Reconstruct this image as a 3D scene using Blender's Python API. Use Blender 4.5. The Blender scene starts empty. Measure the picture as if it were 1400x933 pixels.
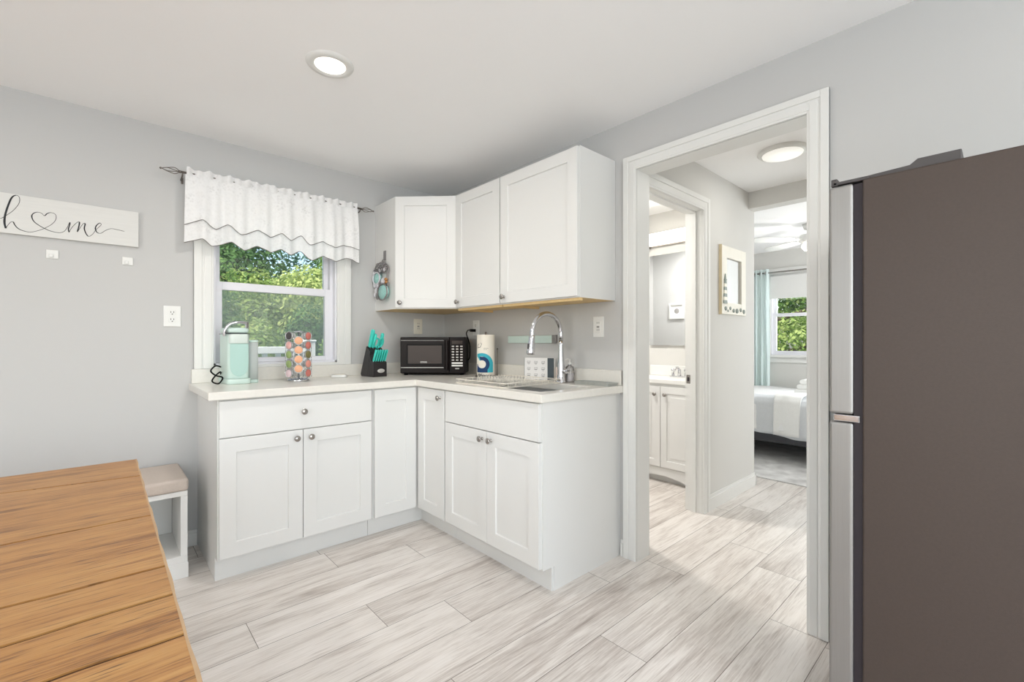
import bpy, math, random
from mathutils import Vector, Matrix
R = math.radians
random.seed(7)
SC = bpy.context.scene
COL = SC.collection

# ------------------------------------------------------------------ camera, sky, sun, daylight, fill lights, exposure
cam_d = bpy.data.cameras.new('camera')
cam_d.sensor_width = 36.0
cam_d.lens = 36.0 * 617.0 / 1400.0
cam_d.shift_y = 1.5 / 1400.0
cam_d.clip_start = 0.02
cam_d.clip_end = 300
cam = bpy.data.objects.new('camera', cam_d)
COL.objects.link(cam)
cam.location = (-2.105, -3.154, 1.168)
cam.rotation_euler = (R(90), 0, R(47.8 - 90))
SC.camera = cam

world = bpy.data.worlds.new('sky')
SC.world = world
world.use_nodes = True
wn = world.node_tree
sky = wn.nodes.new('ShaderNodeTexSky')
sky.sky_type = 'NISHITA'
sky.sun_disc = False
sky.sun_elevation = R(48)
sky.sun_rotation = R(235)
sky.air_density = 1.2
sky.dust_density = 2.0
wn.links.new(sky.outputs[0], wn.nodes['Background'].inputs[0])
wn.nodes['Background'].inputs[1].default_value = 0.3


def light(name, kind, loc, direction, energy, color=(1, 1, 1), size=1.0, size_y=None, shape=None):
    d = bpy.data.lights.new(name, kind)
    d.energy = energy
    d.color = color
    if kind == 'AREA':
        d.shape = shape or ('RECTANGLE' if size_y else 'SQUARE')
        d.size = size
        if size_y:
            d.size_y = size_y
    o = bpy.data.objects.new(name, d)
    COL.objects.link(o)
    o.location = loc
    o.rotation_euler = Vector(direction).to_track_quat('-Z', 'Y').to_euler()
    return o


sun = light('sun', 'SUN', (-10, -5, 20), (0.8, 0.42, -0.95), 5.2, (1.0, 0.95, 0.86))
sun.data.angle = R(2)
# fill lights added out of view, and daylight at the bedroom window
light('fill_rear', 'AREA', (-2.3, -5.85, 1.35), (0, 1, 0.2), 84, (0.87, 0.945, 1.0), 3.2, 1.9)  # added fill outside an unseen opening, tilted up to lift the ceiling
light('fill_side', 'AREA', (-4.85, -3.2, 1.35), (1, 0, 0.4), 40, (0.87, 0.945, 1.0), 2.4, 1.7)  # added fill from the unseen left side, tilted up as well
light('daylight_bedroom', 'AREA', (4.75, -1.8, 1.6), (-1, 0, -0.1), 40, (0.95, 0.98, 1.0), 1.5, 1.0)
light('fill_bedroom', 'AREA', (3.7, -4.4, 1.5), (0.1, 1, -0.1), 70, (0.95, 0.98, 1), 1.6, 1.2)  # added fill standing inside the bedroom, no window behind it

SC.view_settings.view_transform = 'Standard'
SC.view_settings.look = 'None'
SC.view_settings.gamma = 1
SC.view_settings.use_curve_mapping = False
SC.view_settings.exposure = -0.02
SC.cycles.max_bounces = 14
SC.cycles.diffuse_bounces = 8
SC.cycles.transparent_max_bounces = 16
SC.cycles.caustics_reflective = False
SC.cycles.caustics_refractive = False


# ------------------------------------------------------------------ materials
def s2l(c):
    return tuple(((v / 255.0) / 12.92 if v / 255.0 <= 0.04045 else ((v / 255.0 + 0.055) / 1.055) ** 2.4) for v in c)


def mat(name, rgb, rough=0.5, metal=0.0, noise=0.0, nscale=20.0, bump=0.0, bscale=200.0, trans=0.0, emit=None, estr=0.0, coat=0.0, alpha=1.0, stretch=(1, 1, 1), spec=None):
    m = bpy.data.materials.new(name)
    m.use_nodes = True
    t = m.node_tree
    p = t.nodes['Principled BSDF']
    c = s2l(rgb) + (1,)
    p.inputs['Base Color'].default_value = c
    p.inputs['Roughness'].default_value = rough
    p.inputs['Metallic'].default_value = metal
    p.inputs['Coat Weight'].default_value = coat
    if spec is not None:
        p.inputs['Specular IOR Level'].default_value = spec
    if trans:
        p.inputs['Transmission Weight'].default_value = trans
    if emit:
        p.inputs['Emission Color'].default_value = s2l(emit) + (1,)
        p.inputs['Emission Strength'].default_value = estr
    p.inputs['Alpha'].default_value = alpha
    tc = t.nodes.new('ShaderNodeTexCoord')
    mp = t.nodes.new('ShaderNodeMapping')
    mp.inputs['Scale'].default_value = stretch
    t.links.new(tc.outputs['Object'], mp.inputs[0])
    nz = t.nodes.new('ShaderNodeTexNoise')
    nz.inputs['Scale'].default_value = nscale
    nz.inputs['Detail'].default_value = 4
    t.links.new(mp.outputs[0], nz.inputs['Vector'])
    mx = t.nodes.new('ShaderNodeMix')
    mx.data_type = 'RGBA'
    n = max(noise, 0.01)
    mx.inputs['A'].default_value = tuple(v * (1 - n) for v in c[:3]) + (1,)
    mx.inputs['B'].default_value = tuple(min(1, v * (1 + n)) for v in c[:3]) + (1,)
    t.links.new(nz.outputs['Fac'], mx.inputs['Factor'])
    t.links.new(mx.outputs['Result'], p.inputs['Base Color'])
    if bump:
        b = t.nodes.new('ShaderNodeBump')
        b.inputs['Strength'].default_value = bump
        b.inputs['Distance'].default_value = 0.002
        n2 = t.nodes.new('ShaderNodeTexNoise')
        n2.inputs['Scale'].default_value = bscale
        t.links.new(mp.outputs[0], n2.inputs['Vector'])
        t.links.new(n2.outputs['Fac'], b.inputs['Height'])
        t.links.new(b.outputs[0], p.inputs['Normal'])
    return m


def mat_pane(name, tint=(1, 1, 1), gloss=0.07, haze=0.0, hazecol=(0.8, 0.82, 0.82)):
    m = bpy.data.materials.new(name)
    m.use_nodes = True
    t = m.node_tree
    t.nodes.clear()
    out = t.nodes.new('ShaderNodeOutputMaterial')
    tr = t.nodes.new('ShaderNodeBsdfTransparent')
    tr.inputs[0].default_value = tuple(tint) + (1,)
    gl = t.nodes.new('ShaderNodeBsdfGlossy')
    gl.inputs['Roughness'].default_value = 0.02
    mx = t.nodes.new('ShaderNodeMixShader')
    fr = t.nodes.new('ShaderNodeFresnel')
    fr.inputs[0].default_value = 1.45
    ml = t.nodes.new('ShaderNodeMath')
    ml.operation = 'MULTIPLY'
    ml.inputs[1].default_value = gloss / 0.04
    ml.use_clamp = True
    t.links.new(fr.outputs[0], ml.inputs[0])
    t.links.new(ml.outputs[0], mx.inputs[0])
    t.links.new(tr.outputs[0], mx.inputs[1])
    t.links.new(gl.outputs[0], mx.inputs[2])
    last = mx
    if haze:
        df = t.nodes.new('ShaderNodeBsdfDiffuse')
        df.inputs[0].default_value = tuple(hazecol) + (1,)
        tl = t.nodes.new('ShaderNodeBsdfTranslucent')
        tl.inputs[0].default_value = tuple(hazecol) + (1,)
        ad = t.nodes.new('ShaderNodeMixShader')
        t.links.new(df.outputs[0], ad.inputs[1])
        t.links.new(tl.outputs[0], ad.inputs[2])
        m2 = t.nodes.new('ShaderNodeMixShader')
        m2.inputs[0].default_value = haze
        t.links.new(mx.outputs[0], m2.inputs[1])
        t.links.new(ad.outputs[0], m2.inputs[2])
        last = m2
    t.links.new(last.outputs[0], out.inputs[0])
    return m


def mat_planks(name, stops, grain_axis_scale, attr='plank', rough=0.45, fine=None, bump=0.15, big=2.0, var=0.25, coat=0.0, cracks=None):
    """wood planks: grain runs along x, every plank face carries its own random value"""
    m = bpy.data.materials.new(name)
    m.use_nodes = True
    t = m.node_tree
    p = t.nodes['Principled BSDF']
    p.inputs['Roughness'].default_value = rough
    p.inputs['Coat Weight'].default_value = coat
    at = t.nodes.new('ShaderNodeAttribute')
    at.attribute_name = attr
    tc = t.nodes.new('ShaderNodeTexCoord')
    sep = t.nodes.new('ShaderNodeSeparateXYZ')
    t.links.new(tc.outputs['Object'], sep.inputs[0])

    def math_(op, a, b):
        n = t.nodes.new('ShaderNodeMath')
        n.operation = op
        for i, v in enumerate((a, b)):
            if isinstance(v, (int, float)):
                n.inputs[i].default_value = v
            else:
                t.links.new(v, n.inputs[i])
        return n.outputs[0]
    off = math_('MULTIPLY', at.outputs['Fac'], 37.0)
    cb = t.nodes.new('ShaderNodeCombineXYZ')
    t.links.new(math_('ADD', math_('MULTIPLY', sep.outputs[0], grain_axis_scale[0]), off), cb.inputs[0])
    t.links.new(math_('MULTIPLY', sep.outputs[1], grain_axis_scale[1]), cb.inputs[1])
    t.links.new(off, cb.inputs[2])
    n1 = t.nodes.new('ShaderNodeTexNoise')
    n1.inputs['Scale'].default_value = big
    n1.inputs['Detail'].default_value = 7
    n1.inputs['Roughness'].default_value = 0.62
    n1.inputs['Distortion'].default_value = 0.6
    t.links.new(cb.outputs[0], n1.inputs['Vector'])
    cb2 = t.nodes.new('ShaderNodeCombineXYZ')
    f = fine or (3.0, 90.0)
    t.links.new(math_('ADD', math_('MULTIPLY', sep.outputs[0], f[0]), off), cb2.inputs[0])
    t.links.new(math_('MULTIPLY', sep.outputs[1], f[1]), cb2.inputs[1])
    n2 = t.nodes.new('ShaderNodeTexNoise')
    n2.inputs['Scale'].default_value = 1.0
    n2.inputs['Detail'].default_value = 5
    n2.inputs['Roughness'].default_value = 0.7
    t.links.new(cb2.outputs[0], n2.inputs['Vector'])
    v = math_('ADD', math_('MULTIPLY', n1.outputs['Fac'], 0.55), math_('MULTIPLY', n2.outputs['Fac'], 0.45))
    v = math_('ADD', v, math_('MULTIPLY', math_('SUBTRACT', at.outputs['Fac'], 0.5), var))
    cr = t.nodes.new('ShaderNodeValToRGB')
    el = cr.color_ramp.elements
    while len(el) < len(stops):
        el.new(0.5)
    for e, (pos, c) in zip(el, stops):
        e.position = pos
        e.color = s2l(c) + (1,)
    t.links.new(v, cr.inputs[0])
    col = cr.outputs[0]
    if cracks:
        cb3 = t.nodes.new('ShaderNodeCombineXYZ')
        t.links.new(math_('ADD', math_('MULTIPLY', sep.outputs[0], cracks[0]), off), cb3.inputs[0])
        t.links.new(math_('MULTIPLY', sep.outputs[1], cracks[1]), cb3.inputs[1])
        n3 = t.nodes.new('ShaderNodeTexNoise')
        n3.inputs['Scale'].default_value = 1.0
        n3.inputs['Detail'].default_value = 3
        t.links.new(cb3.outputs[0], n3.inputs['Vector'])
        mr = t.nodes.new('ShaderNodeMapRange')
        mr.inputs['From Min'].default_value = 0.30
        mr.inputs['From Max'].default_value = 0.43
        mr.inputs['To Min'].default_value = cracks[2]
        mr.inputs['To Max'].default_value = 0.0
        t.links.new(n3.outputs['Fac'], mr.inputs[0])
        mc = t.nodes.new('ShaderNodeMix')
        mc.data_type = 'RGBA'
        mc.inputs['B'].default_value = s2l(cracks[3]) + (1,)
        t.links.new(mr.outputs[0], mc.inputs['Factor'])
        t.links.new(col, mc.inputs['A'])
        col = mc.outputs['Result']
    t.links.new(col, p.inputs['Base Color'])
    b = t.nodes.new('ShaderNodeBump')
    b.inputs['Strength'].default_value = bump
    b.inputs['Distance'].default_value = 0.001
    t.links.new(v, b.inputs['Height'])
    t.links.new(b.outputs[0], p.inputs['Normal'])
    return m


def mat_lace(name, rgb, open_=0.2, scale=90.0, translucency=0.45):
    m = bpy.data.materials.new(name)
    m.use_nodes = True
    t = m.node_tree
    t.nodes.clear()
    out = t.nodes.new('ShaderNodeOutputMaterial')
    c = s2l(rgb) + (1,)
    df = t.nodes.new('ShaderNodeBsdfDiffuse')
    tl = t.nodes.new('ShaderNodeBsdfTranslucent')
    df.inputs[0].default_value = c
    tl.inputs[0].default_value = c
    m1 = t.nodes.new('ShaderNodeMixShader')
    m1.inputs[0].default_value = translucency
    t.links.new(df.outputs[0], m1.inputs[1])
    t.links.new(tl.outputs[0], m1.inputs[2])
    tr = t.nodes.new('ShaderNodeBsdfTransparent')
    m2 = t.nodes.new('ShaderNodeMixShader')
    tc = t.nodes.new('ShaderNodeTexCoord')
    vo = t.nodes.new('ShaderNodeTexVoronoi')
    vo.inputs['Scale'].default_value = scale
    t.links.new(tc.outputs['Object'], vo.inputs['Vector'])
    vb = t.nodes.new('ShaderNodeTexVoronoi')
    vb.inputs['Scale'].default_value = 11.0
    t.links.new(tc.outputs['Object'], vb.inputs['Vector'])
    r2 = t.nodes.new('ShaderNodeMapRange')
    r2.inputs['From Min'].default_value = 0.15
    r2.inputs['From Max'].default_value = 0.45
    r2.inputs['To Min'].default_value = 1.2
    r2.inputs['To Max'].default_value = 0.35
    t.links.new(vb.outputs['Distance'], r2.inputs[0])
    mr = t.nodes.new('ShaderNodeMapRange')
    mr.inputs['From Min'].default_value = 0.1
    mr.inputs['From Max'].default_value = 0.6
    mr.inputs['To Min'].default_value = open_
    mr.inputs['To Max'].default_value = 0.0
    t.links.new(vo.outputs['Distance'], mr.inputs[0])
    mu = t.nodes.new('ShaderNodeMath')
    mu.operation = 'MULTIPLY'
    mu.use_clamp = True
    t.links.new(mr.outputs[0], mu.inputs[0])
    t.links.new(r2.outputs[0], mu.inputs[1])
    t.links.new(mu.outputs[0], m2.inputs[0])
    t.links.new(m1.outputs[0], m2.inputs[1])
    t.links.new(tr.outputs[0], m2.inputs[2])
    t.links.new(m2.outputs[0], out.inputs[0])
    return m


def mat_leaf(name, a, b):
    m = bpy.data.materials.new(name)
    m.use_nodes = True
    t = m.node_tree
    t.nodes.clear()
    out = t.nodes.new('ShaderNodeOutputMaterial')
    at = t.nodes.new('ShaderNodeAttribute')
    at.attribute_name = 'plank'
    mx = t.nodes.new('ShaderNodeMix')
    mx.data_type = 'RGBA'
    mx.inputs['A'].default_value = s2l(a) + (1,)
    mx.inputs['B'].default_value = s2l(b) + (1,)
    t.links.new(at.outputs['Fac'], mx.inputs['Factor'])
    df = t.nodes.new('ShaderNodeBsdfDiffuse')
    tl = t.nodes.new('ShaderNodeBsdfTranslucent')
    t.links.new(mx.outputs['Result'], df.inputs[0])
    t.links.new(mx.outputs['Result'], tl.inputs[0])
    ms = t.nodes.new('ShaderNodeMixShader')
    ms.inputs[0].default_value = 0.35
    t.links.new(df.outputs[0], ms.inputs[1])
    t.links.new(tl.outputs[0], ms.inputs[2])
    t.links.new(ms.outputs[0], out.inputs[0])
    return m


M = {}
M['wall'] = mat('wall_paint', (195, 195, 194), 0.75, noise=0.012, nscale=3, bump=0.04, bscale=350)
M['wall_white'] = mat('white_wall_paint', (212, 211, 207), 0.75, noise=0.012, nscale=3)
M['ceiling'] = mat('ceiling_paint', (247, 247, 247), 0.85, noise=0.008, nscale=2)
M['trim'] = mat('trim_paint', (226, 226, 223), 0.4, noise=0.008)
M['cabinet'] = mat('cabinet_paint', (221, 221, 219), 0.38, noise=0.008, nscale=6)
M['raw_wood'] = mat('raw_birch_wood', (226, 196, 142), 0.6, noise=0.12, nscale=12, stretch=(1, 8, 8))
M['quartz'] = mat('quartz', (224, 221, 214), 0.22, noise=0.05, nscale=60)
M['vinyl'] = mat('window_vinyl', (226, 226, 231), 0.35)
M['steel'] = mat('brushed_steel', (158, 156, 154), 0.45, 1.0, noise=0.05, nscale=8, stretch=(40, 40, 1))
M['sink_steel'] = mat('sink_steel', (170, 168, 166), 0.3, 1.0, noise=0.06, nscale=30)
M['chrome'] = mat('chrome', (215, 215, 218), 0.08, 1.0)
M['nickel'] = mat('satin_nickel', (165, 160, 155), 0.25, 1.0)
M['fridge'] = mat('fridge_side_paint', (68, 57, 51), 0.48, 0.15, noise=0.12, nscale=160, bump=0.12, bscale=500)
M['dark_plastic'] = mat('dark_grey_plastic', (70, 66, 66), 0.45)
M['gasket'] = mat('gasket_rubber', (38, 30, 36), 0.6)
M['black'] = mat('black_plastic', (16, 15, 16), 0.45, spec=0.12)
M['black_gloss'] = mat('glossy_black_plastic', (22, 16, 16), 0.2, spec=0.1)
M['black_wood'] = mat('black_stained_wood', (38, 35, 37), 0.45, noise=0.2, nscale=20, stretch=(1, 1, 8))
M['mw_glass'] = mat('smoked_glass', (52, 42, 38), 0.12, spec=0.2)
M['silver'] = mat('silver_print', (205, 203, 200), 0.4, 0.3)
M['key'] = mat('key_print', (178, 172, 168), 0.5)
M['teal'] = mat('teal_plastic', (64, 200, 186), 0.35, noise=0.04)
M['mint'] = mat('mint_plastic', (200, 220, 213), 0.32, noise=0.02)
M['mint_deep'] = mat('mint_panel_plastic', (176, 208, 201), 0.3, noise=0.02)
M['mint_grey'] = mat('pale_grey_mint_plastic', (208, 218, 213), 0.35)
M['tank'] = mat_pane('tank_plastic', (0.97, 0.99, 0.98), 0.06, 0.78, (0.93, 0.97, 0.96))
M['clear'] = mat_pane('clear_plastic', (0.96, 0.96, 0.97), 0.1, 0.14, (0.9, 0.9, 0.9))
M['glass'] = mat_pane('window_glass', (0.99, 1, 1), 0.04)
M['screen'] = mat_pane('insect_screen', (0.98, 0.98, 0.97), 0.0, 0.17, (0.9, 0.92, 0.84))
M['white_plastic'] = mat('white_plastic', (228, 228, 225), 0.35)
M['ivory'] = mat('ivory_plastic', (232, 226, 212), 0.4)
M['slot'] = mat('socket_slot', (92, 90, 88), 0.6)
M['paper'] = mat('paper_towel', (240, 234, 222), 0.9, noise=0.03, bump=0.2, bscale=300)
M['print_teal'] = mat('teal_ink', (58, 178, 196), 0.7)
M['print_navy'] = mat('navy_ink', (22, 58, 104), 0.7)
M['ink'] = mat('black_ink', (40, 42, 46), 0.7)
M['ink_grey'] = mat('grey_ink', (150, 148, 146), 0.7)
M['sign'] = mat('white_washed_board', (216, 216, 213), 0.7, noise=0.05, nscale=10, stretch=(1, 1, 12))
M['lace'] = mat_lace('white_lace', (250, 250, 250), 0.16, 75, 0.3)
M['lace_trim'] = mat('grey_stitching', (120, 116, 112), 0.8)
M['curtain'] = mat_lace('aqua_curtain', (234, 246, 245), 0.0, 50, 0.4)
M['rod'] = mat('pewter_rod', (125, 118, 112), 0.35, 0.9)
M['white_board'] = mat('white_laminate', (226, 226, 224), 0.35)
M['cushion'] = mat('taupe_linen', (196, 184, 174), 0.9, noise=0.08, nscale=150, bump=0.2, bscale=500)
M['pink'] = mat('pale_pink_plastic', (236, 214, 204), 0.5)
M['tray'] = mat('grey_silicone', (168, 170, 166), 0.6, noise=0.1, nscale=60)
M['box_white'] = mat('white_card', (238, 237, 236), 0.6)
M['slate'] = mat('slate_card', (74, 84, 90), 0.6)
M['teal_glass'] = mat('frosted_teal_glass', (204, 224, 218), 0.25, noise=0.03)
M['rack'] = mat('coated_wire', (232, 226, 214), 0.4)
M['mosaic_teal'] = mat('teal_mosaic', (158, 206, 200), 0.25, noise=0.35, nscale=90)
M['shell'] = mat('pearl_shell', (214, 214, 220), 0.25, noise=0.15, nscale=60)
M['pewter'] = mat('aged_pewter', (150, 146, 146), 0.35, 0.7, noise=0.2, nscale=60)
M['rust'] = mat('amber_bead', (170, 120, 70), 0.4)
M['lamp'] = mat('lamp_lens', (255, 250, 240), 0.4, emit=(255, 248, 236), estr=2.2)
M['lamp_soft'] = mat('hall_lamp_lens', (250, 250, 246), 0.4, emit=(255, 252, 244), estr=0.42)
M['lamp_bath'] = mat('vanity_lamp_glass', (255, 252, 244), 0.4, emit=(255, 250, 238), estr=1.3)
M['mirror'] = mat('mirror_glass', (235, 238, 240), 0.02, 1.0)
M['cream_frame'] = mat('cream_painted_wood', (236, 233, 222), 0.5, noise=0.04)
M['gold_edge'] = mat('tan_wood_edge', (216, 202, 170), 0.5)
M['sage'] = mat('grey_green_paint', (146, 156, 150), 0.6)
M['duvet'] = mat('white_cotton', (242, 242, 242), 0.9, noise=0.03, nscale=30, bump=0.5, bscale=25)
M['quilt'] = mat('pale_grey_quilt', (214, 217, 220), 0.9, noise=0.06, nscale=60, bump=0.6, bscale=60)
M['throw'] = mat('white_throw', (240, 240, 238), 0.95, noise=0.05, nscale=90, bump=0.8, bscale=90)
M['rug'] = mat('distressed_rug', (214, 208, 206), 0.95, noise=0.6, nscale=7, bump=0.4, bscale=200)
M['bed_dark'] = mat('charcoal_upholstery', (84, 84, 88), 0.9, noise=0.1, nscale=60)
M['towel'] = mat('white_terry', (244, 244, 242), 0.95, bump=0.6, bscale=300)
M['grass'] = mat('lawn', (112, 138, 74), 0.95, noise=0.25, nscale=4)
M['deck'] = mat('grey_deck_boards', (164, 160, 154), 0.8, noise=0.1, nscale=6, stretch=(1, 12, 1))
M['rail_white'] = mat('white_rail_vinyl', (246, 246, 246), 0.4)
M['bark'] = mat('bark', (96, 82, 66), 0.9, noise=0.3, nscale=12)
M['leaf_dark'] = mat_leaf('deep_green_leaves', (62, 98, 62), (112, 146, 88))
M['leaf_mid'] = mat_leaf('fresh_green_leaves', (92, 132, 66), (156, 182, 104))
M['leaf_light'] = mat_leaf('yellow_green_leaves', (126, 154, 80), (196, 206, 134))
M['leaf_blue'] = mat_leaf('blue_green_leaves', (78, 118, 100), (124, 160, 140))
M['floor'] = mat_planks('floor_planks', [(0.30, (150, 138, 130)), (0.41, (192, 183, 176)), (0.52, (222, 216, 210)), (0.68, (238, 233, 229))], (1.0, 7.0), rough=0.38, fine=(5.0, 150.0), big=1.6, var=0.09, bump=0.1, cracks=(6.0, 120.0, 0.35, (150, 136, 126)))
M['gap'] = mat('plank_gap', (120, 112, 106), 0.8)
M['table'] = mat_planks('rustic_table_wood', [(0.31, (66, 42, 26)), (0.41, (126, 84, 46)), (0.49, (166, 118, 66)), (0.64, (184, 140, 84))], (1.2, 14.0), rough=0.42, fine=(6.0, 210.0), big=2.2, var=0.08, bump=0.5, cracks=(13.0, 240.0, 0.9, (84, 54, 34)))
M['table_gap'] = mat('table_crack', (74, 46, 28), 0.8)
M['table_edge'] = mat('worn_table_edge', (178, 148, 112), 0.55, noise=0.15, nscale=20)


# ------------------------------------------------------------------ mesh helpers
def T(x=0, y=0, z=0, rz=0):
    return Matrix.Translation((x, y, z)) @ Matrix.Rotation(rz, 4, 'Z')


def frame(o, u, n):
    """local (a, b, c) -> o + a*u + b*up + c*n"""
    u = Vector(u)
    n = Vector(n)
    w = Vector((0, 0, 1))
    m = Matrix.Identity(4)
    for i in range(3):
        m[i][0], m[i][1], m[i][2], m[i][3] = u[i], w[i], n[i], o[i]
    return m


def smooth(pts, k=6, closed=False):
    n = len(pts)
    out = []
    P = [Vector(p) for p in pts]
    rng = n if closed else n - 1
    for i in range(rng):
        g = (lambda j: P[j % n]) if closed else (lambda j: P[min(max(j, 0), n - 1)])
        p0, p1, p2, p3 = g(i - 1), g(i), g(i + 1), g(i + 2)
        for s in range(k):
            t = s / k
            out.append(0.5 * ((2 * p1) + (-p0 + p2) * t + (2 * p0 - 5 * p1 + 4 * p2 - p3) * t * t + (-p0 + 3 * p1 - 3 * p2 + p3) * t ** 3))
    if not closed:
        out.append(P[-1])
    return out


ROOTM = {}


class MB:
    def __init__(self, tm=None):
        self.v = []
        self.f = []
        self.mi = []
        self.sm = []
        self.T = tm or Matrix.Identity(4)
        self.cur = 0

    def add(self, vs, fs, smooth_=False, mi=None):
        b = len(self.v)
        for p in vs:
            self.v.append(self.T @ Vector(p))
        for f in fs:
            self.f.append([b + i for i in f])
            self.mi.append(self.cur if mi is None else mi)
            self.sm.append(smooth_)
        return self

    def box(self, x0, y0, z0, x1, y1, z1, mi=None):
        x0, x1 = min(x0, x1), max(x0, x1)
        y0, y1 = min(y0, y1), max(y0, y1)
        z0, z1 = min(z0, z1), max(z0, z1)
        vs = [(x0, y0, z0), (x1, y0, z0), (x1, y1, z0), (x0, y1, z0), (x0, y0, z1), (x1, y0, z1), (x1, y1, z1), (x0, y1, z1)]
        return self.add(vs, [(0, 3, 2, 1), (4, 5, 6, 7), (0, 1, 5, 4), (1, 2, 6, 5), (2, 3, 7, 6), (3, 0, 4, 7)], mi=mi)

    def prism(self, poly, z0, z1, axis='z', mi=None, mi_bottom=None, smooth_=False):
        """poly of 2-D points extruded along axis"""
        def mk(p, h):
            a, b = p
            return (a, b, h) if axis == 'z' else (h, a, b) if axis == 'x' else (a, h, b)
        n = len(poly)
        vs = [mk(p, z0) for p in poly] + [mk(p, z1) for p in poly]
        self.add(vs, [list(range(n))[::-1]], mi=mi_bottom if mi_bottom is not None else mi)
        b = len(self.v) - 2 * n
        cm = self.cur if mi is None else mi
        self.f.append([b + n + i for i in range(n)])
        self.mi.append(cm)
        self.sm.append(False)
        for i in range(n):
            j = (i + 1) % n
            self.f.append([b + i, b + j, b + n + j, b + n + i])
            self.mi.append(cm)
            self.sm.append(smooth_)
        return self

    def lathe(self, prof, seg=24, c=(0, 0, 0), axis='z', mi=None, cap=True, sm=True):
        vs = []
        for r, h in prof:
            for k in range(seg):
                a = 2 * math.pi * k / seg
                x, y = r * math.cos(a), r * math.sin(a)
                p = (x, y, h) if axis == 'z' else (x, h, y) if axis == 'y' else (h, x, y)
                vs.append((c[0] + p[0], c[1] + p[1], c[2] + p[2]))
        fs = []
        for i in range(len(prof) - 1):
            for k in range(seg):
                k2 = (k + 1) % seg
                fs.append((i * seg + k, i * seg + k2, (i + 1) * seg + k2, (i + 1) * seg + k))
        self.add(vs, fs, sm, mi)
        if cap:
            b = len(self.v) - len(vs)
            for row, rev in ((0, True), (len(prof) - 1, False)):
                if prof[row][0] > 1e-6:
                    idx = [b + row * seg + k for k in range(seg)]
                    self.f.append(idx[::-1] if rev else idx)
                    self.mi.append(self.cur if mi is None else mi)
                    self.sm.append(False)
        return self

    def tube(self, pts, r, seg=8, closed=False, mi=None):
        P = [Vector(p) for p in pts]
        n = len(P)
        rs = r if isinstance(r, (list, tuple)) else [r] * n
        nrm = None
        vs = []
        for i in range(n):
            if closed:
                d = P[(i + 1) % n] - P[i - 1]
            else:
                d = P[min(i + 1, n - 1)] - P[max(i - 1, 0)]
            if d.length < 1e-9:
                d = Vector((0, 0, 1))
            d.normalize()
            if nrm is None:
                ref = Vector((0, 0, 1)) if abs(d.z) < 0.9 else Vector((1, 0, 0))
                nrm = d.cross(ref).normalized()
            else:
                nrm = nrm - d * nrm.dot(d)
                if nrm.length < 1e-6:
                    nrm = d.orthogonal()
                nrm.normalize()
            bi = d.cross(nrm)
            for k in range(seg):
                a = 2 * math.pi * k / seg
                vs.append(P[i] + (nrm * math.cos(a) + bi * math.sin(a)) * rs[i])
        fs = []
        for i in range(n if closed else n - 1):
            j = (i + 1) % n
            for k in range(seg):
                k2 = (k + 1) % seg
                fs.append((i * seg + k, i * seg + k2, j * seg + k2, j * seg + k))
        self.add(vs, fs, True, mi)
        if not closed:
            b = len(self.v) - len(vs)
            self.f += [[b + k for k in range(seg)][::-1], [b + (n - 1) * seg + k for k in range(seg)]]
            self.mi += [self.cur if mi is None else mi] * 2
            self.sm += [False, False]
        return self

    def ball(self, c, r, seg=14, rings=9, mi=None, sc=(1, 1, 1)):
        prof = [(max(1e-7, r * math.sin(math.pi * i / rings)), -r * math.cos(math.pi * i / rings)) for i in range(rings + 1)]
        vs = []
        for rr, h in prof:
            for k in range(seg):
                a = 2 * math.pi * k / seg
                vs.append((c[0] + rr * math.cos(a) * sc[0], c[1] + rr * math.sin(a) * sc[1], c[2] + h * sc[2]))
        fs = [(i * seg + k, i * seg + (k + 1) % seg, (i + 1) * seg + (k + 1) % seg, (i + 1) * seg + k) for i in range(rings) for k in range(seg)]
        return self.add(vs, fs, True, mi)

    def grid_solid(self, us, vs_, filled, t0, t1, to3, mi=None):
        """welded slab of the filled cells of a grid; to3(u, v, t) gives a point"""
        idx = {}
        V = []
        F = []

        def vid(i, j, k):
            if (i, j, k) not in idx:
                idx[(i, j, k)] = len(V)
                V.append(to3(us[i], vs_[j], t1 if k else t0))
            return idx[(i, j, k)]
        nu, nv = len(us) - 1, len(vs_) - 1
        fl = lambda i, j: 0 <= i < nu and 0 <= j < nv and filled(0.5 * (us[i] + us[i + 1]), 0.5 * (vs_[j] + vs_[j + 1]))
        for i in range(nu):
            for j in range(nv):
                if not fl(i, j):
                    continue
                F.append((vid(i, j, 1), vid(i + 1, j, 1), vid(i + 1, j + 1, 1), vid(i, j + 1, 1)))
                F.append((vid(i, j, 0), vid(i, j + 1, 0), vid(i + 1, j + 1, 0), vid(i + 1, j, 0)))
                if not fl(i - 1, j):
                    F.append((vid(i, j, 0), vid(i, j, 1), vid(i, j + 1, 1), vid(i, j + 1, 0)))
                if not fl(i + 1, j):
                    F.append((vid(i + 1, j, 0), vid(i + 1, j + 1, 0), vid(i + 1, j + 1, 1), vid(i + 1, j, 1)))
                if not fl(i, j - 1):
                    F.append((vid(i, j, 0), vid(i + 1, j, 0), vid(i + 1, j, 1), vid(i, j, 1)))
                if not fl(i, j + 1):
                    F.append((vid(i, j + 1, 0), vid(i, j + 1, 1), vid(i + 1, j + 1, 1), vid(i + 1, j + 1, 0)))
        return self.add(V, F, mi=mi)

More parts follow.
